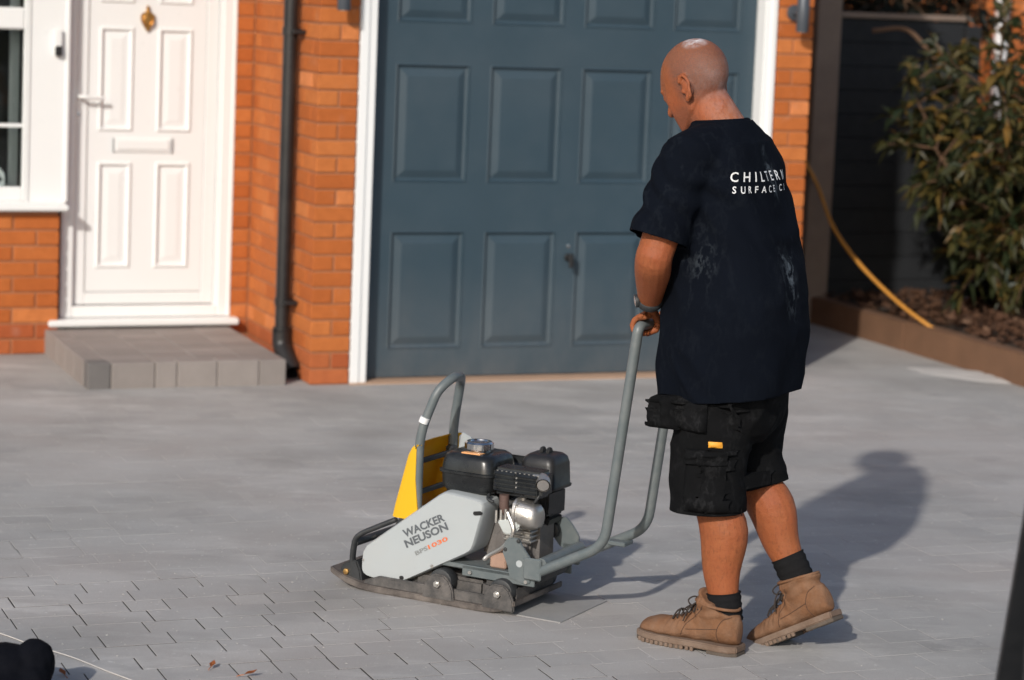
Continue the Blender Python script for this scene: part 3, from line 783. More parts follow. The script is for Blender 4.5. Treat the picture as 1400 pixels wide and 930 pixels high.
# ---- neighbouring house behind the fence
NY = 4.4
nh = thing('neighbour_house', 'orange brick wall of the next house behind the fence', 'house', HO, PHI)
bm = nb(); box(bm, 2.62, 9.0, NY+.007, NY+.3, 0, 5.2); obj('wall', bm, MORTAR, nh)
bm = nb(); tn = []
for c in range(69):
    x = 2.62-(0 if c % 2 else .1125)
    while x < 9:
        if c > 10:
            k = len(bm.faces); box(bm, max(x, 2.62), min(x+.215, 9), NY, NY+.1, course_z(c), course_z(c)+BH); tn += [rr.random()]*(len(bm.faces)-k)
        x += .225
o = stuff(obj('brickwork', bm, BRICK, nh)); a = o.data.attributes.new('tone', 'FLOAT', 'FACE'); a.data.foreach_set('value', tn)
xn = hp(1368, 60, NY-.08)[0]
obj('downpipe', tube(nb(), [(xn, NY-.08, 0.0), (xn, NY-.08, 5.0)], .05, 16), UPVC, nh, True)
bm = nb(); prism(bm, [(NY-.35, 5.2), (NY+5, 5.2), (NY+2.5, 7.0)], 2.5, 9.1, 'x'); obj('roof', bm, ROOF, nh)

# ================================================================== plate compactor
MGREY = pm('machine_grey', (.105, .125, .13), .42, .12, 18, .06, dust=.35, dustcol=(.28, .27, .26))
MLIGHT = pm('cover_light_grey', (.37, .40, .41), .45, .06, 9, .04, dust=.25, dustcol=(.40, .38, .36))
MYEL = pm('yellow_shroud', (.90, .53, .02), .38, .05, 8, .02)
_n = MYEL.node_tree; _tr = N(_n, 'ShaderNodeBsdfTranslucent'); _tr.inputs[0].default_value = (.75, .16, .01, 1); _mx = N(_n, 'ShaderNodeMixShader'); _mx.inputs[0].default_value = .25
L(_n, _n.nodes['Principled BSDF'].outputs[0], _mx.inputs[1]); L(_n, _tr.outputs[0], _mx.inputs[2]); L(_n, _mx.outputs[0], _n.nodes['Material Output'].inputs[0])
MCAST = pm('dusty_cast_iron', (.05, .048, .047), .8, .35, 22, .5, dust=.5, dustcol=(.27, .24, .22))
MRUST = pm('worn_plate', (.06, .05, .045), .7, .35, 14, .35, dust=.7, dustcol=(.28, .24, .21))
MRUB = pm('black_rubber', (.020, .022, .024), .55, .2, 18, .1, dust=.25, dustcol=(.14, .14, .14))
MTANK = pm('black_tank', (.010, .011, .012), .30, .2, 18, .03, dust=.25, dustcol=(.10, .11, .11))
ALU = pm('cast_aluminium', (.52, .50, .47), .36, .2, 25, .3, metal=.85, dust=.3, dustcol=(.30, .25, .22))
DALU = pm('dusty_dark_aluminium', (.16, .15, .145), .6, .3, 25, .3, metal=.4, dust=.5, dustcol=(.24, .21, .19))
BOLT = pm('zinc_bolt', (.62, .60, .57), .35, .15, 40, .1, metal=.9)
GOLD = pm('brass_bolt', (.60, .36, .13), .4, .2, 40, .1, metal=.9)
PIPEB = pm('rusty_pipe', (.10, .06, .05), .7, .3, 30, .3)
ORNG = pm('warning_label', (.72, .35, .14), .5, .2, 60, 0)
TXD = pm('dark_print', (.09, .10, .11), .5, .1, 30, 0); TXO = pm('orange_print', (.62, .15, .05), .5, .1, 30, 0); TXG = pm('grey_print', (.21, .22, .22), .5, .1, 30, 0)

mc = thing('plate_compactor', 'grey and yellow plate compactor with a petrol engine on the paving', 'compactor', MO, -MA)
# vibrating plate, turned up at both ends
prof = [(-.615, .042), (-.60, .034), (-.56, .016), (-.51, .005), (-.45, .001), (-.1, .001), (-.04, .005), (.0, .016), (.03, .032)]
prof_t = [(p, q+.019) for p, q in prof]
poly = prof+prof_t[::-1]
obj('base_plate', prism(nb(), poly, .0, .315, 'y', .003, 2), MRUST, mc, True, 40)
bm = nb()
for wv in (.012, .285):                                                     # upstanding ribs
    prism(bm, [(-.50, .018), (-.02, .018), (-.02, .034), (-.06, .05), (-.45, .05), (-.50, .03)], wv, wv+.016, 'y', .003)
box(bm, -.34, -.10, .05, .27, .014, .08, .01, 2)
box(bm, -.10, .015, .03, .29, .02, .088, .012, 2)
obj('plate_rib', bm, MCAST, mc, True, 40)
bm = nb(); cyl(bm, (-.38, .06, .072), (-.38, .27, .072), .050, 24, .006); obj('exciter_housing', bm, MCAST, mc, True, 40)
for rv in (-.231, -.025):
    bm = nb()
    prism(bm, [(rv-.055, .014), (rv+.055, .014), (rv+.05, .05), (rv+.036, .078), (rv+.018, .092), (rv-.018, .092), (rv-.036, .078), (rv-.05, .05)], -.002, .012, 'y', .004)
    mt = obj('mount_bracket', bm, MCAST, mc, True, 40)
    bm = nb(); cyl(bm, (rv, .012, .066), (rv, .055, .066), .040, 20, .006); obj('rubber_buffer', bm, MRUB, mt, True, 40)
    bm = nb(); cyl(bm, (rv, -.002, .064), (rv, -.011, .064), .011, 6); cyl(bm, (rv, -.010, .064), (rv, -.018, .064), .006, 12); obj('bolt', bm, BOLT, mt)
    bm = nb(); cyl(bm, (rv, .26, .066), (rv, .31, .066), .040, 20, .006); obj('rubber_buffer', bm, MRUB, mt, True, 40)
# upper deck
bm = nb(); box(bm, -.30, .075, .035, .285, .112, .126, .003); box(bm, -.17, .075, .035, .043, .092, .126, .002); box(bm, -.30, .075, .277, .285, .085, .126, .002)
obj('engine_deck', bm, MGREY, mc, True)
# belt cover
WF = .028
cov = [mq(x, y, WF) for x, y in ((493, 771), (496, 748), (603, 674), (612, 673), (655, 684), (661, 690), (660, 702), (646, 751), (640, 757), (553, 795), (544, 798), (503, 790), (494, 783))]
c0 = (sum(p[0] for p in cov)/len(cov), sum(p[1] for p in cov)/len(cov))
def ins(poly, k): return [(c0[0]+(p-c0[0])*k, c0[1]+(q-c0[1])*k) for p, q in poly]
def inset_poly(poly, d):
    n_ = len(poly); out = []
    for i in range(n_):
        a = V(poly[i-1]); b = V(poly[i]); c = V(poly[(i+1) % n_])
        e1_ = (b-a).normalized(); e2_ = (c-b).normalized()
        n1 = V((-e1_.y, e1_.x)); n2 = V((-e2_.y, e2_.x)); s = 1 if SGN > 0 else -1
        m_ = (n1+n2); m_ = m_/max(.4, m_.length_squared)*2
        out.append(tuple(b+m_*d*s*.5*1.0))
    return out
ar = sum(cov[i-1][0]*cov[i][1]-cov[i][0]*cov[i-1][1] for i in range(len(cov))); SGN = ar
def sub(poly, n=3):           # rounder corners by Chaikin cutting
    for _ in range(n):
        q = []
        for i in range(len(poly)):
            a, b = V(poly[i]), V(poly[(i+1) % len(poly)])
            L_ = (b-a).length; k = min(.25, .014/max(L_, 1e-4))
            q += [tuple(a+(b-a)*k), tuple(b+(a-b)*k)]
        poly = q
    return poly
covr = sub(cov, 1)
bm = nb(); R = []
for d_, wv in ((-.003, .125), (-.003, WF+.028), (.0, WF+.012), (.0012, WF+.008), (.0075, WF+.0015), (.0095, WF), (.014, WF)):
    R.append([(p, wv, q) for p, q in inset_poly(covr, d_)])
rings(bm, R); cover = obj('belt_cover', bm, MLIGHT, mc, True, 28)
def on_cover(p, q, d=0): return (p, WF-d, q)
# slots and screws
def slot(x, y, l, h, ang):
    p, q = mq(x, y, WF); bm = nb(); ca, sa = cos(ang), sin(ang)
    pts = []
    for i in range(16):
        t = 2*pi*i/16; u_, v_ = (l-h)*(1 if cos(t) > 0 else -1)*.5+h*.5*cos(t), h*.5*sin(t); pts.append((p+u_*ca-v_*sa, q+u_*sa+v_*ca))
    prism(bm, pts, WF-.0012, WF+.004, 'y'); obj('slot', bm, BLK, cover)
slot(653, 702, .030, .013, .15); slot(549, 790, .016, .012, .1); slot(512, 733, .016, .007, .6)
for x, y in ((627, 681), (652, 686), (497, 763)):
    p, q = mq(x, y, WF+.02); bm = nb(); cyl(bm, (p, WF+.02, q+.001), (p, WF+.02, q+.006), .007, 10, .001) if y < 700 else cyl(bm, (p+.012, WF-.001, q), (p+.012, WF+.003, q), .004, 10); obj('screw', bm, BOLT, cover)
def decal(s, a, b, h, mat, name='lettering', bold=.03):
    """text whose baseline runs from pixel a to pixel b on the cover face, cap height h metres"""
    me = text_mesh(s, 1.0, 1.0, bold)
    xs = [v.co.x for v in me.vertices]; ys = [v.co.y for v in me.vertices]; x0, x1 = min(xs), max(xs); yb, yt = 0, max(ys)
    A = V(mq(*a, WF)); B = V(mq(*b, WF)); d_ = B-A; u_ = d_/(x1-x0); vv = V((-d_.y, d_.x)).normalized()*h/(yt-yb)
    for v in me.vertices:
        p = A+u_*(v.co.x-x0)+vv*(v.co.y-yb); v.co = (p.x, WF-.0009, p.y)
    return mobj(name, me, mat, cover, False)
decal('WACKER', (553.5, 735), (609, 711.5), .0235, TXD, bold=.036); decal('NEUSON', (556, 749), (613.5, 723.5), .0235, TXD, bold=.036)
decal('BPS', (569, 759.5), (585.5, 751.5), .0125, TXG, bold=.03); decal('1030', (586.5, 751), (613, 738.5), .0125, TXO, bold=.03)

# engine: crankcase, finned cylinder, rocker cover
bm = nb(); box(bm, -.16, .03, .13, .26, .126, .27, .02, 3); cyl(bm, (-.05, .115, .19), (-.05, .135, .19), .055, 24, .006); obj('crankcase', bm, DALU, mc, True, 40)
bm = nb()
for i in range(8): box(bm, -.07, .025, .10, .19, .205+i*.0145, .211+i*.0145, .0015)
box(bm, -.065, .015, .11, .185, .20, .325); obj('cooling_fins', bm, ALU, mc)
bm = nb(); prism(bm, [mq(x, y, .05) for x, y in ((679, 712), (706, 710), (710, 722), (701, 732), (688, 730))], .05, .062, 'y', .004); obj('throttle_bracket', bm, pm('pale_zinc', (.50, .53, .52), .5, .15, 30, .1, metal=.3), mc, True)
p0 = mq(716, 700, .09); p1 = mq(746, 703, .09)
bm = nb(); R = []
for k_, (dx_, sc) in enumerate(((-.014, 1.12), (-.006, 1.12), (-.005, .98), (.030, .97), (.046, .90), (.056, .74), (.060, .5))):
    R.append([(p0[0]+dx_+.0, .088+.036*sc*cos(RAD(t_))*(1.25 if 1 else 1)*min(1, 1/max(abs(cos(RAD(t_))), abs(sin(RAD(t_))), .82)), p0[1]-.003+.040*sc*sin(RAD(t_))*min(1.15, 1/max(abs(cos(RAD(t_))), abs(sin(RAD(t_))), .80))-dx_*.15) for t_ in range(0, 360, 12)])
rings(bm, R)
for i in range(6):
    t = 2*pi*i/6+.3; cyl(bm, (p0[0]-.018, .085+.040*cos(t), p0[1]+.040*sin(t)), (p0[0]+.0, .085+.040*cos(t), p0[1]+.040*sin(t)), .006, 6)
obj('rocker_cover', bm, ALU, mc, True, 40)
pa = mq(690, 690, .07); bm = nb(); tube(bm, smooth_path([(pa[0]-.002, .07, pa[1]+.03), (pa[0]-.002, .07, pa[1]-.02), (pa[0]+.02, .11, pa[1]-.04)], .03), .015, 12); obj('exhaust_pipe', bm, PIPEB, mc, True)
bm = nb()
for i in range(5): cyl(bm, (-.075+.016*i, .062, .262+.004*i), (-.075+.016*i, .062, .30+.004*i), .0045, 8)
obj('stud', bm, BOLT, mc)
# small parts at the back of the engine
bm = nb(); tube(bm, catmull([(-.03, .05, .30), (-.005, .042, .25), (-.035, .045, .20), (-.085, .05, .165), (-.10, .045, .15)], 6), .007, 8, round_ends=True); obj('oil_drain_hose', bm, ALU, mc, True)
bm = nb(); box(bm, -.085, -.03, .05, .09, .127, .175, .004); obj('drain_block', bm, pm('rusty_cast', (.30, .19, .14), .7, .3, 30, .3), mc, True)
# fuel tank
def q8(pts, wv): return [mq(x, y, wv) for x, y in pts]
TW0, TW1 = .062, .235
tr0, tr1 = mq(600, 650, TW0)[0], mq(670, 660, TW0)[0]
zb_, zt_ = mq(640, 676, TW0)[1], mq(640, 622, TW0)[1]
zm_ = zb_+(zt_-zb_)*.52
def rrect(x0, x1, y0, y1, rad, z, n=5, tilt=0):
    P = []
    for cx_, cy_, a0_ in ((x1-rad, y1-rad, 0), (x0+rad, y1-rad, 90), (x0+rad, y0+rad, 180), (x1-rad, y0+rad, 270)):
        for i in range(n+1):
            a = RAD(a0_+90*i/n); x = cx_+rad*cos(a); P.append((x, cy_+rad*sin(a), z+(x-x0)*tilt))
    return P
TL = .0
bm = nb(); R = []
for dz, o_ in ((0, .016), (.006, .006), (.016, .0), (zm_-zb_-.006, -.003), (zm_-zb_-.004, -.008), (zm_-zb_+.003, -.008), (zm_-zb_+.005, -.003), (zt_-zb_-.022, .001), (zt_-zb_-.010, .006), (zt_-zb_-.003, .015), (zt_-zb_, .03)):
    R.append(rrect(tr0+o_, tr1-o_, TW0+o_, TW1-o_, .035, zb_+dz, 5, TL))
rings(bm, R); tank = obj('fuel_tank', bm, MTANK, mc, True, 60)
cx_, cz_ = mq(655, 617, .145); bm = nb(); cyl(bm, (cx_, .145, zt_-.004), (cx_, .145, zt_+.012), .036, 24); nseg = 40
R = []
for z_, rr_ in ((.004, .036), (.007, .0425), (.024, .0425), (.029, .038), (.0295, .028), (.026, .026)):
    R.append([(cx_+(rr_+(.0022 if (j//2) % 2 else 0)*(1 if .006 < z_ < .026 else 0))*cos(2*pi*j/nseg), .145+(rr_+(.0022 if (j//2) % 2 else 0)*(1 if .006 < z_ < .026 else 0))*sin(2*pi*j/nseg), zt_+z_) for j in range(nseg)])
rings(bm, R); obj('fuel_cap', bm, CHROME, tank, True, 30)
bm = nb(); prism(bm, [(cx_-.026, .082), (cx_+.036, .084), (cx_+.040, .108), (cx_-.004, .104), (cx_-.024, .10)], zt_-.003, zt_+.0015, 'z'); obj('warning_label', bm, ORNG, tank)
# recoil / fan cowl behind tank
bm = nb(); box(bm, -.22, -.02, .235, .30, .20, .43, .03, 3); cyl(bm, (-.11, .29, .30), (-.11, .325, .30), .085, 24, .012); obj('recoil_cover', bm, MTANK, mc, True, 50)
# muffler with louvred guard
mw = .07
ma = mq(672, 641, mw); mb = mq(743, 641, mw); mz0 = mq(700, 679, mw)[1]; mz1 = mq(700, 645, mw)[1]+.002
mr0, mr1 = ma[0]+.002, mb[0]-.006
bm = nb(); box(bm, mr0, mr1, mw, mw+.085, mz0, mz1+.004, .012, 3); gd = obj('muffler_guard', bm, MTANK, mc, True, 50)
for j in range(5):
    z_ = mz0+.014+j*.0125
    for h_ in (0, 1):
        xa = mr0+.012+h_*(mr1-mr0-.02)*.5; xb = xa+(mr1-mr0)*.40
        bm = nb(); prism(bm, [(mw-.006, z_), (mw+.002, z_+.007), (mw+.002, z_)], xa, xb, 'x'); obj('louvre', bm, MTANK, gd)
for j in range(10):
    bm = nb(); xx = mr0+.014+j*(mr1-mr0-.03)/9; box(bm, xx, xx+.005, mw+.004, mw+.007, mz1-.008, mz1-.004); obj('vent', bm, BOLT, gd)
for j in range(3):
    bm = nb(); xx = (mr0+mr1)/2+.002; cyl(bm, (xx, mw-.004, mz0+.03+j*.014), (xx, mw+.002, mz0+.03+j*.014), .0028, 6); obj('rivet', bm, BOLT, gd)
ex = mq(735, 657, mw+.01); bm = nb(); tube(bm, smooth_path([(ex[0]-.03, mw+.030, ex[1]), (ex[0]+.014, mw+.022, ex[1]), (ex[0]+.026, mw-.004, ex[1]-.010)], .02), .022, 16, caps=False); tube(bm, smooth_path([(ex[0]+.026, mw-.004, ex[1]-.010), (ex[0]+.014, mw+.022, ex[1]), (ex[0]-.03, mw+.030, ex[1])], .02), .018, 16, caps=True)
obj('exhaust_outlet', bm, ALU, mc, True, 60)
# air filter
AW0, AW1 = .175, .315
aa = mq(706, 660, AW0)[0]; ab = mq(762, 660, AW0+.03)[0]; az0 = mq(745, 672, AW0)[1]; az1 = mq(745, 625, AW0)[1]
bm = nb(); R = []
for dz, o_ in ((0, .0), (.006, -.002), (.012, .002), (az1-az0-.03, .005), (az1-az0-.012, .010), (az1-az0-.003, .02), (az1-az0, .034)):
    R.append(rrect(aa+o_, ab-o_, AW0+o_, AW1-o_, .022, az0+dz, 4))
rings(bm, R); af = obj('air_filter', bm, BLK, mc, True, 60)
for k_ in (0, 1):
    bm = nb(); xx = (aa+ab)/2-.012+k_*.022; prism(bm, [(AW0+.055, az1-.004), (AW0+.085, az1-.004), (AW0+.085, az1+.008), (AW0+.078, az1+.016), (AW0+.062, az1+.016), (AW0+.055, az1+.008)], xx-.005, xx+.005, 'x', .002); obj('lug', bm, BLK, af, True)
bm = nb(); box(bm, aa+.03, ab-.012, AW0+.02, AW1-.02, az0-.085, az0+.002, .01, 2); box(bm, ab-.035, ab-.008, AW0-.01, AW0+.05, az0-.075, az0+.0, .006, 2); prism(bm, [(ab-.06, az0-.085), (ab-.01, az0-.085), (ab-.02, az0-.11), (ab-.05, az0-.10)], AW0+.01, AW1-.04, 'y', .004)
obj('carburettor', bm, BLK, mc, True)
# lifting hoop
hpth = [(-.345, .055, .20), (-.345, .055, .50), (-.30, .075, .635), (-.275, .12, .672), (-.29, .20, .665), (-.325, .262, .635), (-.352, .275, .50), (-.352, .275, .22)]
hoop = obj('lifting_hoop', tube(nb(), smooth_path(hpth, .06, 6), .0145, 16), MGREY, mc, True, 60)
bm = nb(); a_ = V((-.333, .052, .535)); tube(bm, [a_, a_+V((.006, .0024, .017))], .0150, 14); obj('sticker', bm, UPVC, hoop, True)
# yellow shroud in front of the engine, open to the back
bm = nb(); secs = []
for z_, rf, rb_ in ((.235, -.432, -.33), (.27, -.425, -.335), (.36, -.402, -.345), (.43, -.384, -.345), (.455, -.372, -.345), (.468, -.358, -.345)):
    row = []
    for p, wv in ((rb_, .038), (rf+.022, .040), (rf+.006, .048), (rf, .066), (rf-.004, .17), (rf, .275), (rf+.006, .293), (rf+.022, .300), (rb_, .302)): row.append(V((p, wv, z_)))
    secs.append(row)
th = .006; outv = [[bm.verts.new(p) for p in r_] for r_ in secs]
cen = V((-.3, .17, 0))
inv = []
for r_ in secs:
    rowv = []
    for i, p in enumerate(r_):
        d_ = V((cen.x-p.x if 1 <= i <= 7 else 0, (cen.y-p.y), 0)); d_ = V((th if 1 <= i <= 7 else 0, th*(1 if p.y < .06 else (-1 if p.y > .28 else 0)), 0)); rowv.append(bm.verts.new(p+d_))
    inv.append(rowv)
for A_, fl in ((outv, 0), (inv, 1)):
    for i in range(len(A_)-1):
        for j in range(len(A_[0])-1): bm.faces.new((A_[i][j], A_[i][j+1], A_[i+1][j+1], A_[i+1][j]))
for i in range(len(outv)-1):
    for j in (0, len(outv[0])-1): bm.faces.new((outv[i][j], outv[i+1][j], inv[i+1][j], inv[i][j]))
for i in (0, len(outv)-1):
    for j in range(len(outv[0])-1): bm.faces.new((outv[i][j], outv[i][j+1], inv[i][j+1], inv[i][j]))
shroud = obj('shroud', bm, MYEL, mc, True, 40)
for z_ in (.31, .405):
    bm = nb(); box(bm, -.352, -.34, .05, .285, z_, z_+.016, .003); obj('strap', bm, MRUB, shroud, True)
bm = nb(); box(bm, -.36, -.335, .24, .275, .395, .435, .005); obj('clamp', bm, MRUB, shroud, True)
bm = nb(); prism(bm, [(-.34, .40), (-.27, .40), (-.29, .46), (-.325, .475)], .28, .292, 'y', .003); obj('side_plate', bm, MLIGHT, shroud, True)
# front carrying handle of black rubber with its bracket
hp_ = [mq(484, 792, .035), mq(482, 768, .035), mq(485, 742, .035), mq(492, 731, .035), mq(512, 722, .04), mq(540, 711, .05)]
pth = [(p, wv, q) for (p, q), wv in zip(hp_, (.035, .035, .035, .035, .04, .05))]
bm = nb(); tube(bm, catmull(pth, 5),   .0085, 12, rb=.013, round_ends=True); ch = obj('carry_handle', bm, MRUB, mc, True, 60)
pth2 = [(p, .315-wv+.02, q) for p, wv, q in pth]
bm = nb(); tube(bm, catmull(pth2, 5), .013, 12, rb=.016, round_ends=True); tube(bm, [pth[2], pth2[2]], .012, 10); obj('carry_handle', bm, MRUB, mc, True, 60)
fp = mq(475, 780, .05)
bm = nb(); prism(bm, [mq(x, y, .02) for x, y in ((467, 794), (463, 783), (466, 773), (475, 768), (487, 766), (492, 780), (495, 803), (480, 802))], .02, .285, 'y', .005); fb = obj('front_bracket', bm, MRUB, mc, True, 40)
bm = nb(); cyl(bm, (mq(474, 781, .02)[0], .012, mq(474, 781, .02)[1]), (mq(474, 781, .02)[0], .022, mq(474, 781, .02)[1]), .0095, 10, .002); obj('bolt', bm, GOLD, fb, True)
# handle bracket plates, pivot tube and steering handle
def plate(px, wv, th_=.010):
    return prism(nb(), [mq(x, y, wv) for x, y in px], wv, wv+th_, 'y', .002)
br1 = obj('handle_bracket', plate([(690, 740), (697, 735), (709, 737), (712, 745), (725, 765), (724, 798), (718, 800), (696, 790), (694, 775), (687, 756), (688, 748)], .030), MGREY, mc, True)
q_ = mq(710, 771, .03); bm = nb(); cyl(bm, (q_[0], .0285, q_[1]), (q_[0], .031, q_[1]), .0105, 16); obj('boss', bm, MLIGHT, br1)
for x, y in ((691, 751), (709, 740)):
    q_ = mq(x, y, .03); bm = nb(); cyl(bm, (q_[0], .026, q_[1]), (q_[0], .032, q_[1]), .006, 8, .001); obj('bolt', bm, MRUB, br1, True)
br2 = obj('handle_bracket', plate([(758, 712), (763, 708), (773, 707), (781, 716), (791, 733), (790, 747), (781, 754), (766, 748), (757, 735)], .275), MGREY, mc, True)
q_ = mq(756, 724, .268); bm = nb(); cyl(bm, (q_[0], .255, q_[1]), (q_[0], .275, q_[1]), .024, 20, .004); obj('rubber_disc', bm, MRUB, br2, True, 40)
bm = nb(); cyl(bm, (q_[0]+.002, .252, q_[1]), (q_[0]+.002, .256, q_[1]), .006, 10); obj('bolt', bm, BOLT, br2)
q1 = mq(745, 770, .055); q2 = mq(786, 745, .27)
bm = nb(); tube(bm, [(q1[0], .03, q1[1]), (q1[0], .285, q1[1]+.004)], .019, 16); pv_ = obj('pivot_tube', bm, MGREY, mc, True)
bm = nb(); cyl(bm, (q1[0]-.045, .06, q1[1]-.05), (q1[0]-.045, .25, q1[1]-.05), .026, 18, .006); obj('rubber_stop', bm, MRUB, mc, True, 40)
bm = nb(); box(bm, q1[0]-.055, q1[0]+.004, .020, .030, q1[1]-.050, q1[1]+.016, .004); obj('pivot_cheek', bm, MGREY, mc, True); obj('pivot_cheek', box(nb(), q1[0]-.055, q1[0]+.004, .275, .287, q1[1]-.050, q1[1]+.016, .004), MGREY, mc, True)
HB0 = mq(737, 782, .035); HB1 = mq(826, 747, .035); HB2 = mq(873, 452, .035)
HW0, HW1 = .035, .33; TOPZ = HB2[1]+.012; TOPR = HB2[0]
hpath = [(HB0[0], HW0, HB0[1]), (HB1[0], HW0, HB1[1]), (TOPR, HW0, TOPZ), (TOPR, HW1, TOPZ), (HB1[0], HW1, HB1[1]), (HB0[0], HW1, HB0[1])]
HR = .0155
handle = obj('steering_handle', tube(nb(), smooth_path(hpath, [.055, .022, .022, .055], 7), HR, 16, round_ends=True), MGREY, mc, True, 60)
q_ = mq(806, 735, HW1); bm = nb(); box(bm, HB0[0]+.10, HB0[0]+.16, HW1-.05, HW1+.012, HB0[1]+.05, HB0[1]+.064, .003); obj('latch', bm, MGREY, handle, True)
# water / dust mat trailing under the plate
bm = nb(); box(bm, -.42, .17, .03, .345, .0005, .0035); obj('paving_mat', bm, pm('dusty_mat', (.26, .258, .255), .75, .12, 12, .1, dust=.9, dustcol=(.33, .32, .31)), mc)

# spark plug lead and fuel tap
obj('spark_plug_lead', tube(nb(), catmull([(p0[0]+.02, .10, p0[1]+.02), (p0[0]+.05, .08, p0[1]+.05), (p0[0]+.045, .12, p0[1]+.085), (p0[0]-.01, .19, p0[1]+.08)], 6), .0045, 8, round_ends=True), MRUB, mc, True)
obj('fuel_tap', tube(nb(), catmull([(mr0-.01, .075, mz0-.006), (mr0-.006, .062, mz0-.016), (mr0+.012, .060, mz0-.022)], 5), .005, 8, round_ends=True), MRUB, mc, True)
for k_, (rv, wv) in enumerate(((-.27, .037), (-.14, .037), (.05, .037))):
    bm = nb(); cyl(bm, (rv, .033, .106), (rv, .027, .106), .006, 6); obj('deck_bolt', bm, BOLT, mc)

# ================================================================== person walking behind the compactor
# built in the compactor's frame: r rearward, w to the person's right, z up
PR, PW0 = .62, .14
man = thing('person', 'bald person in navy T-shirt and black work shorts pushing the compactor', 'person', MO+E1*PR+E2*PW0, -MA)
def K(r, w_, z): return V((r-PR, w_-PW0, z))
def skin_mat():
    M, n, b = nodes('skin')
    tc = N(n, 'ShaderNodeTexCoord', name='TC'); sx = N(n, 'ShaderNodeSeparateXYZ'); L(n, tc.outputs['Object'], sx.inputs[0])
    c = mixc(n, tex(n, 14, 6), (.215, .066, .024), (.36, .122, .047))
    c = mixc(n, ramp(n, tex(n, 90, 4), [(.5, (0, 0, 0)), (.72, (.55,)*3)]), c, (.17, .055, .022))
    c = mixc(n, ramp(n, tex(n, 5, 4, .6), [(.35, (0, 0, 0)), (.65, (.6,)*3)]), c, (.30, .075, .03))
    c = mixc(n, ramp(n, tex(n, 210, 3, .6, stretch=(1, 1, .25)), [(.55, (0, 0, 0)), (.72, (.5,)*3)]), c, (.13, .045, .02))
    # cropped grey stubble over the skull: darker band at the sides, back and jaw
    hd = N(n, 'ShaderNodeAttribute', attribute_name='stubble')
    st = mul(n, hd.outputs['Fac'], ramp(n, tex(n, 260, 3, .6), [(.3, (.55,)*3), (.65, (1,)*3)]))
    c = mixc(n, st, c, (.125, .062, .045))
    du = N(n, 'ShaderNodeAttribute', attribute_name='dust')
    c = mixc(n, mul(n, du.outputs['Fac'], ramp(n, tex(n, 30, 6, .7), [(.35, (0, 0, 0)), (.6, (1, 1, 1))])), c, (.62, .60, .62))
    L(n, c, b.inputs['Base Color']); b.inputs['Roughness'].default_value = .55; b.inputs['Specular IOR Level'].default_value = .25
    b.inputs['Subsurface Weight'].default_value = .12; b.inputs['Subsurface Radius'].default_value = (.8, .3, .15); b.inputs['Subsurface Scale'].default_value = .01
    bump(n, b, mul(n, tex(n, 320, 4), mul(n, tex(n, 40, 5), 2.5), 'ADD'), .30, .004); return M
SKIN = skin_mat()
bm = nb()
HC = V((.468, .14, 1.607))                       # skull centre
YAW, TILT = RAD(13), RAD(30)                     # head turned a little to the far side, bent down
HR_ = Matrix.Rotation(-YAW, 3, 'Z') @ Matrix.Rotation(TILT, 3, 'Y').inverted()
def Hd(x, y, z): p = HC+HR_ @ V((x, y, z)); return K(*p)      # head frame: -x face, y to the right, z up
def hel(c, r): ellip(bm, Hd(*c), r, HR_, 24, 16)
hb = nb(); t0 = bmesh.new(); bmesh.ops.create_uvsphere(t0, u_segments=40, v_segments=26, radius=1)
pts = [(v.co.x*.108+.010, v.co.y*.080, v.co.z*.099+.021) for v in t0.verts]; t0.free()
def ball(x, y, z, r_): return [(x+r_*sin(p)*cos(q), y+r_*sin(p)*sin(q), z+r_*cos(p)) for p in (0, .5, 1.05, 1.57, 2.1, 2.64, 3.14) for q in [i*pi/5 for i in range(10)]]
for s in (-1, 1):
    pts += ball(-.006, s*.052, -.080, .012)+ball(-.070, s*.042, -.028, .014)+ball(-.078, s*.018, -.112, .012)+ball(-.082, s*.028, .018, .016)+ball(-.074, s*.030, -.075, .014)
pts += ball(-.084, 0, -.112, .012)
for p in pts: hb.verts.new(Hd(*p))
r_ = bmesh.ops.convex_hull(hb, input=hb.verts[:]); bmesh.ops.delete(hb, geom=[v for v in hb.verts if not v.link_faces], context='VERTS'); merge(bm, hb)
hel((-.086, 0, .012), (.016, .050, .013))                   # brow
for s in (-1, 1): hel((-.088, s*.030, -.010), (.010, .015, .009))
tube(bm, [Hd(-.092, 0, .000), Hd(-.104, 0, -.026), Hd(-.112, 0, -.044)], [.009, .011, .014], 10, round_ends=True)
for s in (-1, 1): hel((-.098, s*.012, -.048), (.011, .009, .008))
tube(bm, [Hd(-.084, -.022, -.078), Hd(-.094, 0, -.076), Hd(-.084, .022, -.078)], [.005, .007, .005], 8, round_ends=True)
tube(bm, [Hd(-.083, -.020, -.088), Hd(-.092, 0, -.088), Hd(-.083, .020, -.088)], [.005, .008, .005], 8, round_ends=True)
for s in (-1, 1):                                 # ears: rim, lobe and bowl
    ec = (.014, s*.074, -.026); so_ = .010 if s < 0 else .004
    pts = [Hd(ec[0]+.004+.020*sin(t)*(1.0 if cos(t) > 0 else .75)+.004, ec[1]+s*(so_+so_*.8*max(0, sin(t))), ec[2]+.034*cos(t)) for t in [RAD(a) for a in range(-50, 200, 14)]]
    tube(bm, pts, .0056, 8, round_ends=True)
    ellip(bm, Hd(ec[0]+.006, ec[1]+s*.000, ec[2]), (.018, .009, .031), HR_); ellip(bm, Hd(ec[0]-.002, ec[1]+s*.006, ec[2]-.032), (.010, .006, .011), HR_)
    ellip(bm, Hd(ec[0]-.008, ec[1]+s*.006, ec[2]-.006), (.006, .005, .008), HR_)
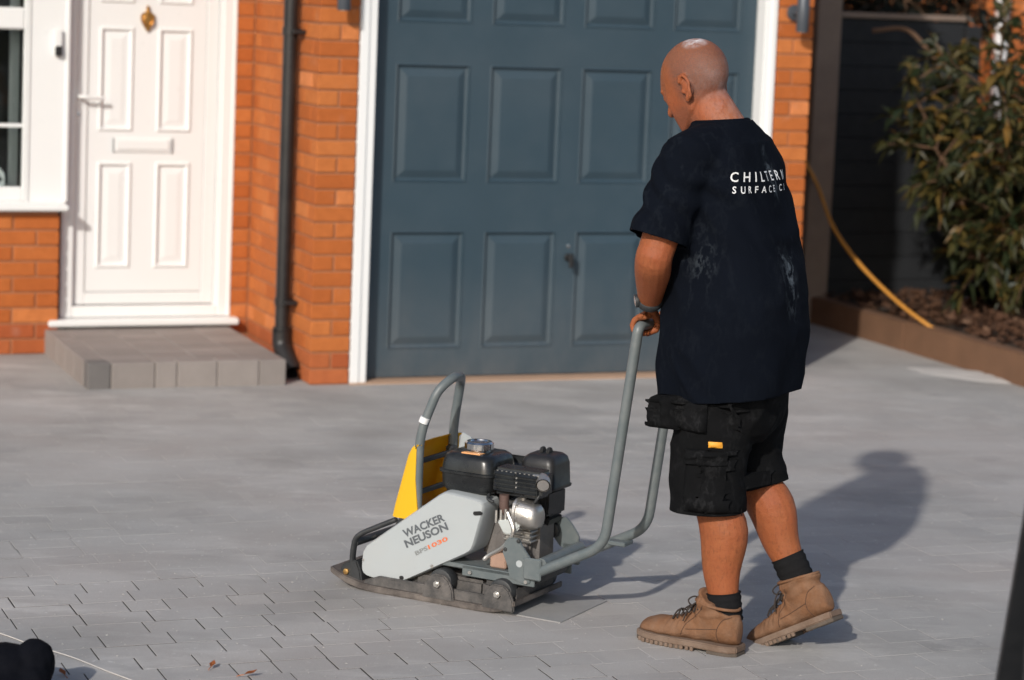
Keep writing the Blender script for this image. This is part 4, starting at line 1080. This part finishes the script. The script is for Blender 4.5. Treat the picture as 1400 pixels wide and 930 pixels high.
# neck and torso core
tube(bm, [K(.585, .14, 1.40), K(.560, .14, 1.475), K(.520, .14, 1.53), K(.490, .14, 1.575)], [.085, .074, .070, .066], 20, rb=[.085, .070, .066, .060])
tube(bm, [K(.62, .14, .80), K(.63, .14, .95), K(.61, .14, 1.15), K(.585, .14, 1.33), K(.575, .14, 1.42)], [.12, .14, .125, .115, .07], 20, rb=[.15, .15, .14, .155, .12])
# legs
def leg(hip, knee, ankle, side):
    kd = V((-.012, 0, 0)); cal = knee.lerp(ankle, .33)+V((.018, 0, 0))
    limb(bm, [K(*hip), K(*hip.lerp(knee, .5)), K(*(knee+kd)), K(*(knee.lerp(ankle, .14))), K(*cal), K(*knee.lerp(ankle, .62)), K(*knee.lerp(ankle, .85)), K(*ankle)],
         [.092, .080, .062, .063, .071, .056, .042, .041], [.09, .078, .057, .056, .061, .047, .036, .035])
LH, LK, LA = V((.625, .055, .86)), V((.632, .045, .47)), V((.688, .045, .09))
RH, RK, RA = V((.645, .225, .86)), V((.655, .235, .50)), V((.835, .235, .175))
leg(LH, LK, LA, -1); leg(RH, RK, RA, 1)
# arms
def arm(sh, el, wr):
    up = sh.lerp(el, .5); fo = el.lerp(wr, .3)
    limb(bm, [K(*sh), K(*up), K(*el.lerp(sh, .12)), K(*el), K(*fo), K(*el.lerp(wr, .7)), K(*wr)], [.062, .057, .052, .052, .052, .041, .032], [.062, .056, .048, .050, .049, .038, .028], 16)
GR, GZ = TOPR, TOPZ
LS, LE, LWR = V((.535, -.045, 1.405)), V((.488, -.125, 1.125)), V((.412, .025, .975))
RS, RE, RWR = V((.545, .325, 1.405)), V((.508, .405, 1.125)), V((.415, .262, .975))
arm(LS, LE, LWR); arm(RS, RE, RWR)
def hand(wr, wc, s):
    """fist round the cross bar; wc lateral centre, s=+1 when the thumb is on the +w side"""
    c = V((GR+.012, wc, GZ+.030))
    tube(bm, [K(*wr), K(*wr.lerp(c, .55)), K(*c), K(*(c+V((-.016, 0, .002))))], [.027, .030, .036, .036], 14, rb=[.026, .022, .019, .016], round_ends=True) if 0 else None
    R = []
    for t, hw, hh in ((0, .027, .024), (.35, .033, .025), (.7, .040, .025), (1.0, .043, .023), (1.15, .040, .018)):
        p = wr.lerp(c, t) if t <= 1 else c+V((-.016, 0, .0))
        R.append([K(p.x+hh*sin(a)*.55, p.y+hw*cos(a), p.z+hh*sin(a)*.85) for a in [2*pi*j/16 for j in range(16)]])
    rings(bm, R)
    for i in range(4):
        wv = wc+s*(.030-.0205*i); ln = (1.0, 1.06, 1.0, .86)[i]; rad = (.0098, .0100, .0096, .0086)[i]
        ro = HR+rad*.9; pts = []
        for a, k_ in ((62, 1.35), (100, 1.15), (140, 1.0), (178, 1.0), (215, 1.0), (250, 1.0), (285, 1.02)):
            if a > 62+(223*ln): continue
            pts.append(K(GR+ro*k_*cos(RAD(a)), wv+.001*i, GZ+ro*k_*sin(RAD(a))))
        tube(bm, pts, [rad*1.08]*3+[rad]*(len(pts)-4)+[rad*.88], 10, round_ends=True)
    th = [wr.lerp(c, .45)+V((0, s*.018, 0)), V((GR+.024, wc+s*.045, GZ+.010)), V((GR+.020, wc+s*.042, GZ-.016)), V((GR-.004, wc+s*.034, GZ-.029))]
    tube(bm, [K(*p) for p in th], [.014, .0125, .011, .0095], 10, round_ends=True)
hand(LWR, .070, 1); hand(RWR, .262, -1)
me = fuse(bm, .0036, 5)
# stubble and dust attributes by place on the head
iv = HR_.inverted(); sv, dv = [], []
for v in me.vertices:
    p = iv @ (V((v.co.x+PR, v.co.y+PW0, v.co.z))-HC); s_ = d_ = 0
    if v.co.z > 1.40:
        face = p.x < -.045+.10*max(0, -p.z+.0)*0 
        sm = lambda x, lo, hi: max(0, min(1, (x-lo)/(hi-lo)))
        top = sm(p.z, .03, .10)
        s_ = (.92-.35*top)*sm(p.z, -.085, -.045)*sm(p.x+.25*max(0, p.z-.05), -.035, .0)
        s_ = max(s_, .5*sm(-p.z, .045, .075)*sm(-p.x, -.02, .02))
        s_ *= 1-sm(abs(p.y), .077, .082)*(1 if -.065 < p.z < .015 and p.x > -.02 else 0)
        d_ = max(0, 1-((v.co.x-(.475-PR))/.042)**2-((v.co.y-(.115-PW0))/.035)**2) if v.co.z > 1.66 else 0
        d_ = max(d_, .16*sm(p.x, .02, .09)*sm(-p.z, -.03, .05))
    sv.append(s_); dv.append(d_)
for nm, a in (('stubble', sv), ('dust', dv)):
    at = me.attributes.new(nm, 'FLOAT', 'POINT'); at.data.foreach_set('value', a)
mobj('body', me, SKIN, man)

# ---- T-shirt
def cloth(name, col, dusty, bmp=.5, foldscale=9, streak=True, dcol=(.20, .24, .28), rough=.95):
    M, n, b = nodes(name)
    c = mixc(n, tex(n, 7, 5), tuple(x*.75 for x in col), tuple(x*1.25 for x in col))
    d_ = N(n, 'ShaderNodeAttribute', attribute_name='dust')
    a = ramp(n, tex(n, 11, 9, .72, stretch=(1, 1, .55)), [(.50, (0, 0, 0)), (.74, (1, 1, 1))])
    rg = ramp(n, tex(n, 9, 7, .66, stretch=(1, 1, .5)), [(.468, (0, 0, 0)), (.495, (1, 1, 1)), (.505, (1, 1, 1)), (.532, (0, 0, 0))])
    a = mul(n, mul(n, a, .45), mul(n, rg, .9), 'ADD')
    a2 = ramp(n, tex(n, 30, 5, .7), [(.35, (.05,)*3), (.65, (1, 1, 1))])
    c = mixc(n, mul(n, mul(n, mul(n, a, a2), d_.outputs['Fac']), dusty), c, dcol)
    L(n, c, b.inputs['Base Color']); b.inputs['Roughness'].default_value = rough; b.inputs['Specular IOR Level'].default_value = .06
    b.inputs['Sheen Weight'].default_value = .0
    bump(n, b, tex(n, 900, 2), .25, .001); return M
NAVY = cloth('navy_cotton', (.0032, .0046, .0082), .45)
SHORT = cloth('black_canvas', (.006, .0062, .0068), .30, dcol=(.09, .09, .095))
def sup(c, a, b, z, n=40, p=2.4, tilt=0):
    P = []
    for j in range(n):
        t = 2*pi*j/n; x = abs(cos(t))**(2/p)*(1 if cos(t) > 0 else -1); y = abs(sin(t))**(2/p)*(1 if sin(t) > 0 else -1)
        P.append(K(c[0]+a*x, c[1]+b*y, z+tilt*x*a))
    return P
bm = nb()
tor = [(.69, .627, .182, .212), (.71, .627, .186, .215), (.80, .632, .192, .220), (.92, .637, .196, .222), (1.03, .634, .188, .218), (1.15, .622, .172, .212),
       (1.26, .606, .156, .212), (1.34, .592, .144, .214), (1.40, .580, .128, .208), (1.44, .572, .112, .185), (1.47, .565, .096, .145), (1.495, .560, .083, .105), (1.51, .556, .077, .085)]
rings(bm, [sup((c_, .14), a, b, z, tilt=(.10 if z > 1.42 else 0)) for z, c_, a, b in tor])
def sleeve(sh, el, s):
    e = sh.lerp(el, .86)
    tube(bm, [K(*(sh+V((.012, -s*.075, .0)))), K(*(sh+V((.008, s*.0, .0)))), K(*sh.lerp(el, .35)), K(*sh.lerp(el, .62)), K(*e)], [.105, .094, .088, .088, .090], 24, rb=[.085, .080, .082, .084, .088])
    return e
SL = sleeve(LS, LE, -1); SR = sleeve(RS, RE, 1)
me = fuse(bm, .007, 8)
def folds(p, nn):
    q = V((p.x*5, p.y*5, p.z*3)); f = .013*noise.noise(q+V((3, 1, 0)))
    q2 = V((p.x*9+p.z*6, p.y*9, p.z*5)); k = 1-abs(noise.noise(q2)); f += .010*(k*k-.5)
    # hem sags and drapes in soft vertical folds below the waist
    lo = max(0, min(1, (1.05-p.z)/.3)); ang = math.atan2(p.y, p.x); f += lo*.006*sin(ang*7+2*noise.noise(p*4))
    # diagonal pull towards the arms
    hi = max(0, min(1, (p.z-1.08)/.12))*max(0, min(1, (1.44-p.z)/.08)); f += hi*.005*sin((p.z*1.0+p.x*.9)*62+4*noise.noise(p*6))
    if p.z > 1.45: f *= .25
    return f
displace(me, folds)
dL, dR = (V(LE)-V(LS)).normalized(), (V(RE)-V(RS)).normalized(); kL, kR = K(*SL), K(*SR)
plane_cut(me, kL-dL*.012, dL, .13, lambda c: c.y < kL.y+.024); plane_cut(me, kR-dR*.012, dR, .13, lambda c: c.y > kR.y-.024); plane_cut(me, K(.627, .14, .734), (.10, .04, -1), .45)
plane_cut(me, K(.556, .14, 1.500), (-.10, 0, 1), .16, lambda c: abs(c.y) < .125); solidify(me, .004)
dst = []
for v in me.vertices:
    p = v.co; th = math.atan2(p.y, p.x-.0)
    d_ = .02+1.15*math.exp(-((th+.2)/.17)**2)*max(0, min(1, (p.z-.95)/.12))*max(0, min(1, (1.47-p.z)/.1)) if p.x > 0 else .03
    if p.y < -.13: d_ += .02*max(0, min(1, (p.z-1.15)/.2))
    d_ += .30*math.exp(-((p.x+.02)/.05)**2-((p.z-1.12)/.06)**2) if p.y < -.1 else 0
    dst.append(d_)
at = me.attributes.new('dust', 'FLOAT', 'POINT'); at.data.foreach_set('value', dst)
shirt = mobj('tshirt', me, NAVY, man)
bm = nb(); ringp = [K(.556+.0775*cos(t), .14+.086*sin(t), 1.499+.10*.079*cos(t)) for t in [2*pi*j/40 for j in range(40)]]
tube(bm, ringp, .0055, 8, closed=True, rb=.010); obj('collar', bm, NAVY, shirt, True, 180)
# print on the back: cast onto the cloth from behind
bvh = BVHTree.FromPolygons([v.co.copy() for v in me.vertices], [tuple(p.vertices) for p in me.polygons])
WHITE = pm('white_print', (.74, .74, .74), .7, .05, 30, 0)
TC0 = K(.612, .14, 0)
def skinpt(th, z):
    dv_ = V((cos(th), sin(th), 0)); h = bvh.ray_cast(V((TC0.x, TC0.y, z))+dv_*.6, -dv_); return (h[0], dv_) if h[0] else (V((TC0.x, TC0.y, z))+dv_*.16, dv_)
def pix(p):
    w_ = MO+E1*(p.x+PR)+E2*(p.y+PW0)+V((0, 0, p.z)); q = w_-CAM; return CX+F_PX*q.dot(CXV)/q.dot(CZV), CY+F_PX*q.dot(CYV)/q.dot(CZV)
def back_text(s, px0, py0, cap, spacing, bold):
    th = -1.5
    while th < .5:
        zz = 1.33
        for _ in range(4):
            p, _d = skinpt(th, zz); zz += (pix(p)[1]-py0)/480
        if pix(p)[0] >= px0: break
        th += .01
    zb = zz
    tab = [(0, th)]; prev = skinpt(th, zb)[0]; t2 = th
    while t2 < 1.6:
        t2 += .01; q = skinpt(t2, zb)[0]; tab.append((tab[-1][0]+min(.006, (q-prev).length), t2)); prev = q
    t = text_mesh(s, 1, spacing, bold); b_ = nb(); b_.from_mesh(t); bpy.data.meshes.remove(t)
    bmesh.ops.triangulate(b_, faces=b_.faces[:]); bmesh.ops.subdivide_edges(b_, edges=b_.edges[:], cuts=2, use_grid_fill=True)
    k_ = cap/max(v.co.y for v in b_.verts); x0 = min(v.co.x for v in b_.verts)
    for v in b_.verts:
        sx = (v.co.x-x0)*k_; i = next((i for i, (q, _t) in enumerate(tab) if q >= sx), len(tab)-1); i = max(1, i)
        (s0_, t0_), (s1_, t1_) = tab[i-1], tab[i]; th_ = t0_+(t1_-t0_)*(sx-s0_)/max(1e-6, s1_-s0_)
        p, dv_ = skinpt(th_, zb+v.co.y*k_); v.co = p+dv_*.0018
    return obj('lettering', b_, WHITE, shirt)
TXT = [('CHILTERN', 997.5, 248.5, .0265, 1.70, .010), ('SURFACE CO', 1001, 264.5, .0188, 1.95, .014)]
for a in TXT: back_text(*a)

# ---- shorts
bm = nb()
def shleg(pts, radii):
    tube(bm, [K(*p) for p in pts], [r_[0] for r_ in radii], 28, rb=[r_[1] for r_ in radii])
rings(bm, [sup((c_, .14), a, b, z) for z, c_, a, b in ((.60, .635, .10, .14), (.66, .635, .135, .175), (.74, .635, .150, .190), (.84, .635, .150, .185), (.90, .635, .14, .175))])
shleg([(.628, .055, .80), (.618, .045, .66), (.612, .042, .52), (.618, .042, .39)], [(.125, .115), (.118, .108), (.112, .102), (.105, .098)])
shleg([(.650, .225, .80), (.650, .232, .66), (.655, .236, .54), (.688, .238, .435)], [(.125, .115), (.108, .105), (.092, .096), (.086, .092)])
me = fuse(bm, .007, 6)
def sfold(p, nn):
    f = .009*noise.noise(V((p.x*8, p.y*8, p.z*7)))
    k = 1-abs(noise.noise(V((p.x*7+p.z*9, p.y*10, p.z*13+4)))); f += .008*(k*k-.5)
    return f
displace(me, sfold)
ld = (V((.618, .042, .39))-V((.612, .042, .52))).normalized(); rd = (V((.688, .238, .435))-V((.655, .236, .54))).normalized()
lk, rk = K(.618, .042, .39), K(.688, .238, .435)
plane_cut(me, lk-ld*.012, ld, .15); plane_cut(me, rk-rd*.012, rd, .14); cut(me, lambda c, nn: c.z > .89 and nn.z > .6)
solidify(me, .004)
at = me.attributes.new('dust', 'FLOAT', 'POINT'); at.data.foreach_set('value', [.25]*len(me.vertices))
shorts = mobj('shorts', me, SHORT, man)
sb = BVHTree.FromPolygons([v.co.copy() for v in me.vertices], [tuple(p.vertices) for p in me.polygons])
def patch(name, r0, r1, z0, z1, out, mat, parent, dirv=(.18, 1, 0), nu=14, nv=16, bulge=.4, seed=1):
    """pocket lying on the near side of the shorts: cast from the near side and raised"""
    b_ = nb(); d_ = V(dirv).normalized(); G = {}; B = {}
    for i in range(nu+1):
        for j in range(nv+1):
            u_, v_ = i/nu, j/nv; p = V((r0+(r1-r0)*u_-PR, -.6, z0+(z1-z0)*v_)); h = sb.ray_cast(p-d_*.2, d_)
            q = h[0] if h[0] else V((p.x, -.2, p.z))
            e = min(1, min(u_, 1-u_)*7)**.5*min(1, min(v_, 1-v_)*9)**.5
            o_ = out*(.35+.65*e)*(1+bulge*noise.noise(V((u_*3, v_*4, seed))))
            G[i, j] = b_.verts.new(q-d_*o_); B[i, j] = b_.verts.new(q+d_*.004)
    for i in range(nu):
        for j in range(nv): b_.faces.new((G[i, j], G[i+1, j], G[i+1, j+1], G[i, j+1]))
    rim = [(i, 0) for i in range(nu)]+[(nu, j) for j in range(nv)]+[(i, nv) for i in range(nu, 0, -1)]+[(0, j) for j in range(nv, 0, -1)]
    for a, b2 in zip(rim, rim[1:]+rim[:1]): b_.faces.new((G[a], G[b2], B[b2], B[a]))
    o = obj(name, b_, mat, parent, True, 50)
    at = o.data.attributes.new('dust', 'FLOAT', 'POINT'); at.data.foreach_set('value', [.5]*len(o.data.vertices)); return o
patch('cargo_pocket', .515, .655, .415, .565, .024, SHORT, shorts, seed=2)
patch('pocket_flap', .512, .660, .548, .592, .030, SHORT, shorts, seed=3)
patch('holster_pocket', .475, .560, .640, .735, .038, SHORT, shorts, (.55, 1, 0), seed=5)
patch('holster_pocket', .600, .745, .640, .730, .018, SHORT, shorts, (-.25, 1, 0), seed=6)
OT = pm('orange_tab', (.75, .33, .03), .6, .1, 40, 0)
patch('brand_tab', .510, .538, .600, .617, .010, OT, shorts, (.35, 1, 0), 4, 3, .1)

# ---- socks and boots
SOCK = pm('charcoal_sock', (.012, .012, .013), .95, .2, 60, .4, spec=.1, fine=500)
LEA = pm('tan_suede', (.17, .083, .043), .85, .42, 24, .6, spec=.2, dust=.55, dustcol=(.25, .165, .115))
SOLE = pm('dusty_sole', (.14, .09, .062), .85, .2, 25, .4, dust=.6, dustcol=(.25, .19, .15)); TREAD = pm('dark_tread', (.09, .07, .055), .85, .3, 30, .4)
SEAM = pm('brown_thread', (.075, .038, .022), .9, .2, 60, .2)
LACE = pm('dark_lace', (.03, .022, .018), .9, .2, 60, .2)
def sock(a, b, rad):
    a, b = V(a), V(b); d_ = (b-a); n_ = 12
    pts = [K(*a.lerp(b, i/n_)) for i in range(n_+1)]
    rs = [rad*(1+.035*sin(i*2.1)+(.03 if i == n_ else 0)) for i in range(n_+1)]
    return obj('sock', tube(nb(), pts, rs, 20, rb=[r_*.88 for r_ in rs]), SOCK, man, True, 60)
sock(LA+V((0, 0, .0)), LK.lerp(LA, .79), .050); sock(RA, RK.lerp(RA, .75), .050)
def boot(name, M, lm, sm, tm, parent, shaft=.155, lc=LACE):
    """local: toe at x=0 pointing -x, heel at x=.325, sole at z=0"""
    bm = nb(); st = [(.004, .020, .046, .026), (.018, .036, .060, .024), (.045, .046, .070, .022), (.085, .051, .076, .022), (.125, .050, .088, .022), (.160, .046, .105, .022), (.195, .042, .121, .022), (.235, .041, .130, .026), (.275, .041, .128, .026), (.302, .036, .120, .028), (.317, .022, .105, .032)]
    R = []
    for x, hw, zt, zb in st:
        row = []
        for j in range(24):
            t = 2*pi*j/24; yy = hw*cos(t); k = max(0, sin(t)); zc = zb+ (zt-zb)*.38
            z = zc+(zt-zc)*sin(t)**1 if sin(t) > 0 else zc+(zc-zb)*sin(t)
            if sin(t) > 0 and x > .12: yy *= 1-.18*k
            row.append((x+.004*noise.noise(V((x*20, t, 1))), yy*(1+.0*k), z))
        R.append(row)
    rings(bm, R)
    tube(bm, [(.232, 0, .07), (.236, 0, .11), (.240, 0, .135), (.243, 0, shaft)], [.066, .066, .067, .069], 24, rb=[.040, .041, .043, .046])
    me = fuse(bm, .0042, 4)
    def w_(p, nn):
        f = .0028*noise.noise(p*34); 
        if .09 < p.x < .2: f += .0026*sin(p.x*260+6*noise.noise(p*18))*max(0, min(1, (p.z-.045)/.03))
        if p.z > .1: f += .0025*sin(p.z*190+3*noise.noise(p*15))
        return f
    displace(me, w_)
    up = mobj(name, me, lm, parent); up.matrix_local = M
    # stitched seams lie on the leather
    bv = BVHTree.FromPolygons([v.co.copy() for v in me.vertices], [tuple(p.vertices) for p in me.polygons])
    for pl_ in ([(.150, .040), (.165, .075), (.195, .105), (.215, .135)], [(.265, .034), (.262, .07), (.275, .10), (.300, .112)], [(.165, .060), (.210, .066), (.262, .075)]):
        for s in (-1, 1):
            q_ = []
            for p in catmull([(x, 0, z) for x, z in pl_], 6):
                h = bv.ray_cast(V((p.x, s*.2, p.z)), V((0, -s, 0)))
                if h[0]: q_.append(h[0]+V((0, s*.0006, 0)))
            if len(q_) > 3: obj('seam', tube(nb(), q_, .0011, 5), SEAM if lm is LEA else lm, up, True)
    # mouth of the shaft, padded collar
    bm = nb(); tube(bm, [(.243+.066*cos(t), .044*sin(t), shaft-.003+.006*cos(t)*-1) for t in [2*pi*j/32 for j in range(32)]], .0045, 8, closed=True); obj('collar', bm, lm, up, True, 180)
    # welted sole with heel block
    out = [(x-.006 if x < .01 else (x+.006 if x > .31 else x), hw+.0075) for x, hw, *_ in st]
    poly = [(x, -y) for x, y in out]+[(x, y) for x, y in reversed(out)]
    bm = nb(); prism(bm, poly, .011, .030, 'z', .003, 2); so_ = obj('sole', bm, sm, up, True, 40)
    bm = nb()
    fr_ = [(x, y) for x, y in out if x < .19]; hl = [(x, y) for x, y in out if x > .23]
    for part in (fr_, hl):
        pp_ = [(x, -y+.002) for x, y in part]+[(x, y-.002) for x, y in reversed(part)]; prism(bm, pp_, .0, .012, 'z', .002)
    obj('tread', bm, tm, so_, True)
    for j in range(12):
        if 1:
            x = .014+j*.0155
            hw = next(h for xx, h in out if xx >= x)
            for s in (-1, 1):
                b_ = nb(); box(b_, x, x+.0105, s*(hw-.004)-.006, s*(hw-.004)+.0025, .001, .013, .0015); obj('lug', b_, sm, so_)
    # tongue, eyelets and laces
    for j in range(4):
        x0 = .118+j*.026; z0 = .094+j*.0125
        b_ = nb(); tube(b_, catmull([(x0, -.034, z0-.012), (x0+.004, -.012, z0+.006), (x0+.012, .012, z0+.008), (x0+.014, .034, z0-.008)], 4), .0026, 6, round_ends=True)
        tube(b_, catmull([(x0, .034, z0-.012), (x0+.004, .012, z0+.007), (x0+.012, -.012, z0+.009), (x0+.014, -.034, z0-.008)], 4), .0026, 6, round_ends=True)
        obj('lace', b_, lc, up, True, 180)
    b_ = nb()
    for s in (-1, 1):
        tube(b_, catmull([(.200, 0, .138), (.180, s*.020, .153), (.165, s*.032, .143), (.175, s*.028, .128), (.198, 0, .136)], 5), .0022, 6)
        tube(b_, catmull([(.200, 0, .138), (.185, s*.028, .136), (.170, s*.044, .115), (.160, s*.050, .085)], 5), .0022, 6, round_ends=True)
    obj('lace_bow', b_, lc, up, True, 180)
    return up
# boot local -> person: toe towards -r
BL = Matrix.Translation(K(.425, .048, 0)) @ Matrix.Rotation(RAD(-4), 4, 'Z')
boot('boot', BL, LEA, SOLE, TREAD, man, .140)
ball = Matrix.Translation(K(.785, .225, .0)) @ Matrix.Rotation(RAD(-12), 4, 'Z') @ Matrix.Rotation(RAD(-29), 4, 'Y') @ Matrix.Translation(V((-.10, 0, 0)))
boot('boot', ball, LEA, SOLE, TREAD, man)

# ---- watch
wd_ = (LWR-LE).normalized(); wc_ = LE.lerp(LWR, .90)
u1 = wd_.orthogonal().normalized(); u2 = wd_.cross(u1)
def around(t, a, b): return K(*(wc_+u1*(a*cos(t))+u2*(b*sin(t))))
bm = nb(); tube(bm, [around(2*pi*j/32, .036, .036) for j in range(32)], .0035, 8, closed=True, rb=.011)
watch = obj('watch', bm, MRUB, man, True, 60)
fd = K(*LWR)-K(*(LWR+V((.10, .25, -.10)))); fd = (fd-wd_*fd.dot(wd_)).normalized()
c_ = K(*wc_)+fd*.036
bm = nb(); cyl(bm, c_-fd*.004, c_+fd*.007, .019, 24, .002); obj('watch_case', bm, MRUB, watch, True, 40)
bm = nb(); cyl(bm, c_+fd*.0065, c_+fd*.0076, .014, 24); obj('watch_face', bm, pm('watch_glass', (.30, .31, .32), .15, .1, 60, 0, metal=.5), watch)

# ================================================================== foreground bits
BLKL = pm('black_boot_leather', (.004, .0045, .007), .9, .25, 18, .2, spec=.08); 
bp = gp(30, 955)
b2 = thing('tool_bag', 'black soft bag slumped on the paving over a pale string', 'bag', (bp.x, bp.y, 0), 0)
bm = nb(); ellip(bm, (.022, .03, .075), (.055, .07, .075)); ellip(bm, (-.06, .02, .062), (.11, .10, .074)); ellip(bm, (-.22, 0, .06), (.14, .13, .085)); ellip(bm, (-.10, -.06, .04), (.16, .09, .05)); ellip(bm, (.03, -.02, .045), (.05, .07, .05))
me = fuse(bm, .006, 6); displace(me, lambda p, nn: .006*noise.noise(p*16)+.003*noise.noise(p*40)); mobj('bag_body', me, BLKL, b2)
obj('strap', tube(nb(), catmull([(-.30, -.02, .12), (-.26, .0, .19), (-.17, .02, .20), (-.12, .01, .115)], 6), .008, 8, rb=.016), MRUB, b2, True, 60)
obj('zip', tube(nb(), catmull([(-.32, .03, .13), (-.22, .03, .150), (-.15, .03, .138)], 5), .004, 6), BOLT, b2, True)
STR = pm('pale_string', (.50, .47, .44), .9, .15, 60, .2)
pts = [gp(x, y, .004) for x, y in ((-60, 850), (0, 866), (42, 881), (100, 899), (145, 917), (190, 934), (240, 955))]
o = obj('string_line', tube(nb(), catmull(pts, 4), .0018, 6, round_ends=True), STR, None, True, 180); tag(o, 'thin pale string lying across the paving beside the black bag', 'string')
# dry leaves on the paving
def dry_leaf(x, y, l, rot, label, seed):
    r_ = random.Random(seed); b_ = nb(); p = gp(x, y)
    sec = []
    for i in range(7):
        t = i/6; hw = l*.28*sin(pi*min(1, t*.95+.03)); z = l*(.10+.35*t*t+.05*sin(t*7))
        sec.append([b_.verts.new((l*(t-.4), s*hw, .004+z+abs(s)*hw*.5)) for s in (-1, 0, 1)])
    for a, b3 in zip(sec, sec[1:]):
        for j in (0, 1): b_.faces.new((a[j], a[j+1], b3[j+1], b3[j]))
    bmesh.ops.solidify(b_, geom=b_.faces[:], thickness=.0008)
    t_ = thing('fallen_leaf', label, 'leaf', (p.x, p.y, 0), rot)
    obj('blade', b_, OLEAF, t_, True, 60)
    obj('stalk', tube(nb(), catmull([(-l*.4, 0, .004+l*.1), (-l*.7, l*.05, .006), (-l*1.0, l*.02, .004)], 4), .0012, 5), OLEAF, t_)
OLEAF = pm('orange_dry_leaf', (.40, .13, .04), .7, .3, 60, .3)
dry_leaf(290, 914, .030, 1.4, 'small orange dry leaf with upright stalk on the open paving', 1); dry_leaf(341, 926, .035, .3, 'curled orange dry leaf lying flat on the paving', 2); dry_leaf(86, 925, .03, 2.2, 'tiny reddish dry leaf beside the black bag', 3)
# black folding board at the right edge of the drive
def edge_at(x, y, Y):
    r_ = ray(x, y); return CAM+r_*(Y/r_.y)
BY = 4.4; e0 = edge_at(1401, 690, BY+.28); e1p = edge_at(1365, 930, BY+.34)
sl = (e1p.x-e0.x)/(e1p.z-e0.z); xb0 = e0.x+sl*(0-e0.z); ztp = 1.02; xt0 = e0.x+sl*(ztp-e0.z)
BRD = pm('black_board', (.008, .009, .011), .5, .2, 12, .1)
ab_ = thing('folding_board', 'black folding board standing on the paving at the drive edge', 'board', (xb0, BY, 0), 0)
def leaf_board(dy0, dy1):
    W_ = .62; b_ = nb()
    pts = [(0, 0, dy0), (W_, 0, dy0), (W_-(xt0-xb0), ztp, dy1), (xt0-xb0, ztp, dy1)]
    fr = [b_.verts.new((x, y, z)) for x, z, y in pts]; bk = [b_.verts.new((x, y+.022, z)) for x, z, y in pts]
    b_.faces.new(fr); b_.faces.new(bk[::-1])
    for i in range(4): b_.faces.new((fr[i], bk[i], bk[(i+1) % 4], fr[(i+1) % 4]))
    return b_
obj('front_leaf', leaf_board(-.0, .20), BRD, ab_); obj('back_leaf', leaf_board(.47, .225), BRD, ab_)
obj('carry_grip', tube(nb(), smooth_path([(.22, .21, ztp-.01), (.22, .21, ztp+.05), (.38, .21, ztp+.05), (.38, .21, ztp-.01)], .02), .009, 10), MRUB, ab_, True)
obj('hinge_bar', tube(nb(), [(xt0-xb0+.02, .222, ztp-.005), (.62-(xt0-xb0)-.02, .222, ztp-.005)], .008, 8), BOLT, ab_, True)

# crumbs of jointing sand and grit left on the paving
r = random.Random(21); vs, fs = [], []
for _ in range(1700):
    if r.random() < .6: x, y = r.gauss(-.9, .9), r.gauss(7.2, .8)
    else: x, y = r.uniform(-2.5, 2.6), r.uniform(6.2, 10.2)
    hx_, hy_ = (V((x, y, 0))-HO).dot(HU), (V((x, y, 0))-HO).dot(HB)
    if hx_ > 3.4 or hy_ > -.05: continue
    s = r.choice((.0010, .0013, .0016, .0022)); z = .0006; k = len(vs); a_ = r.random()*6.3; e_ = r.uniform(1, 2.2)
    for px_o, py_o, pz_o in ((1, 0, .3), (0, 1, .3), (-1, 0, .3), (0, -1, .3), (0, 0, 1.0), (0, 0, -.2)):
        vs.append((x+s*(px_o*e_*cos(a_)-py_o*sin(a_)), y+s*(px_o*e_*sin(a_)+py_o*cos(a_)), z+s*pz_o))
    for t in range(4): fs += [(k+t, k+(t+1) % 4, k+4), (k+(t+1) % 4, k+t, k+5)]
me = bpy.data.meshes.new('sand_crumbs'); me.from_pydata(vs, [], fs); me.materials.append(sand_mat('pale_grit', (.47, .45, .42)))
o = stuff(link(bpy.data.objects.new('sand_crumbs', me))); o['label'] = 'loose pale crumbs of jointing sand scattered over the paving'; o['category'] = 'sand'
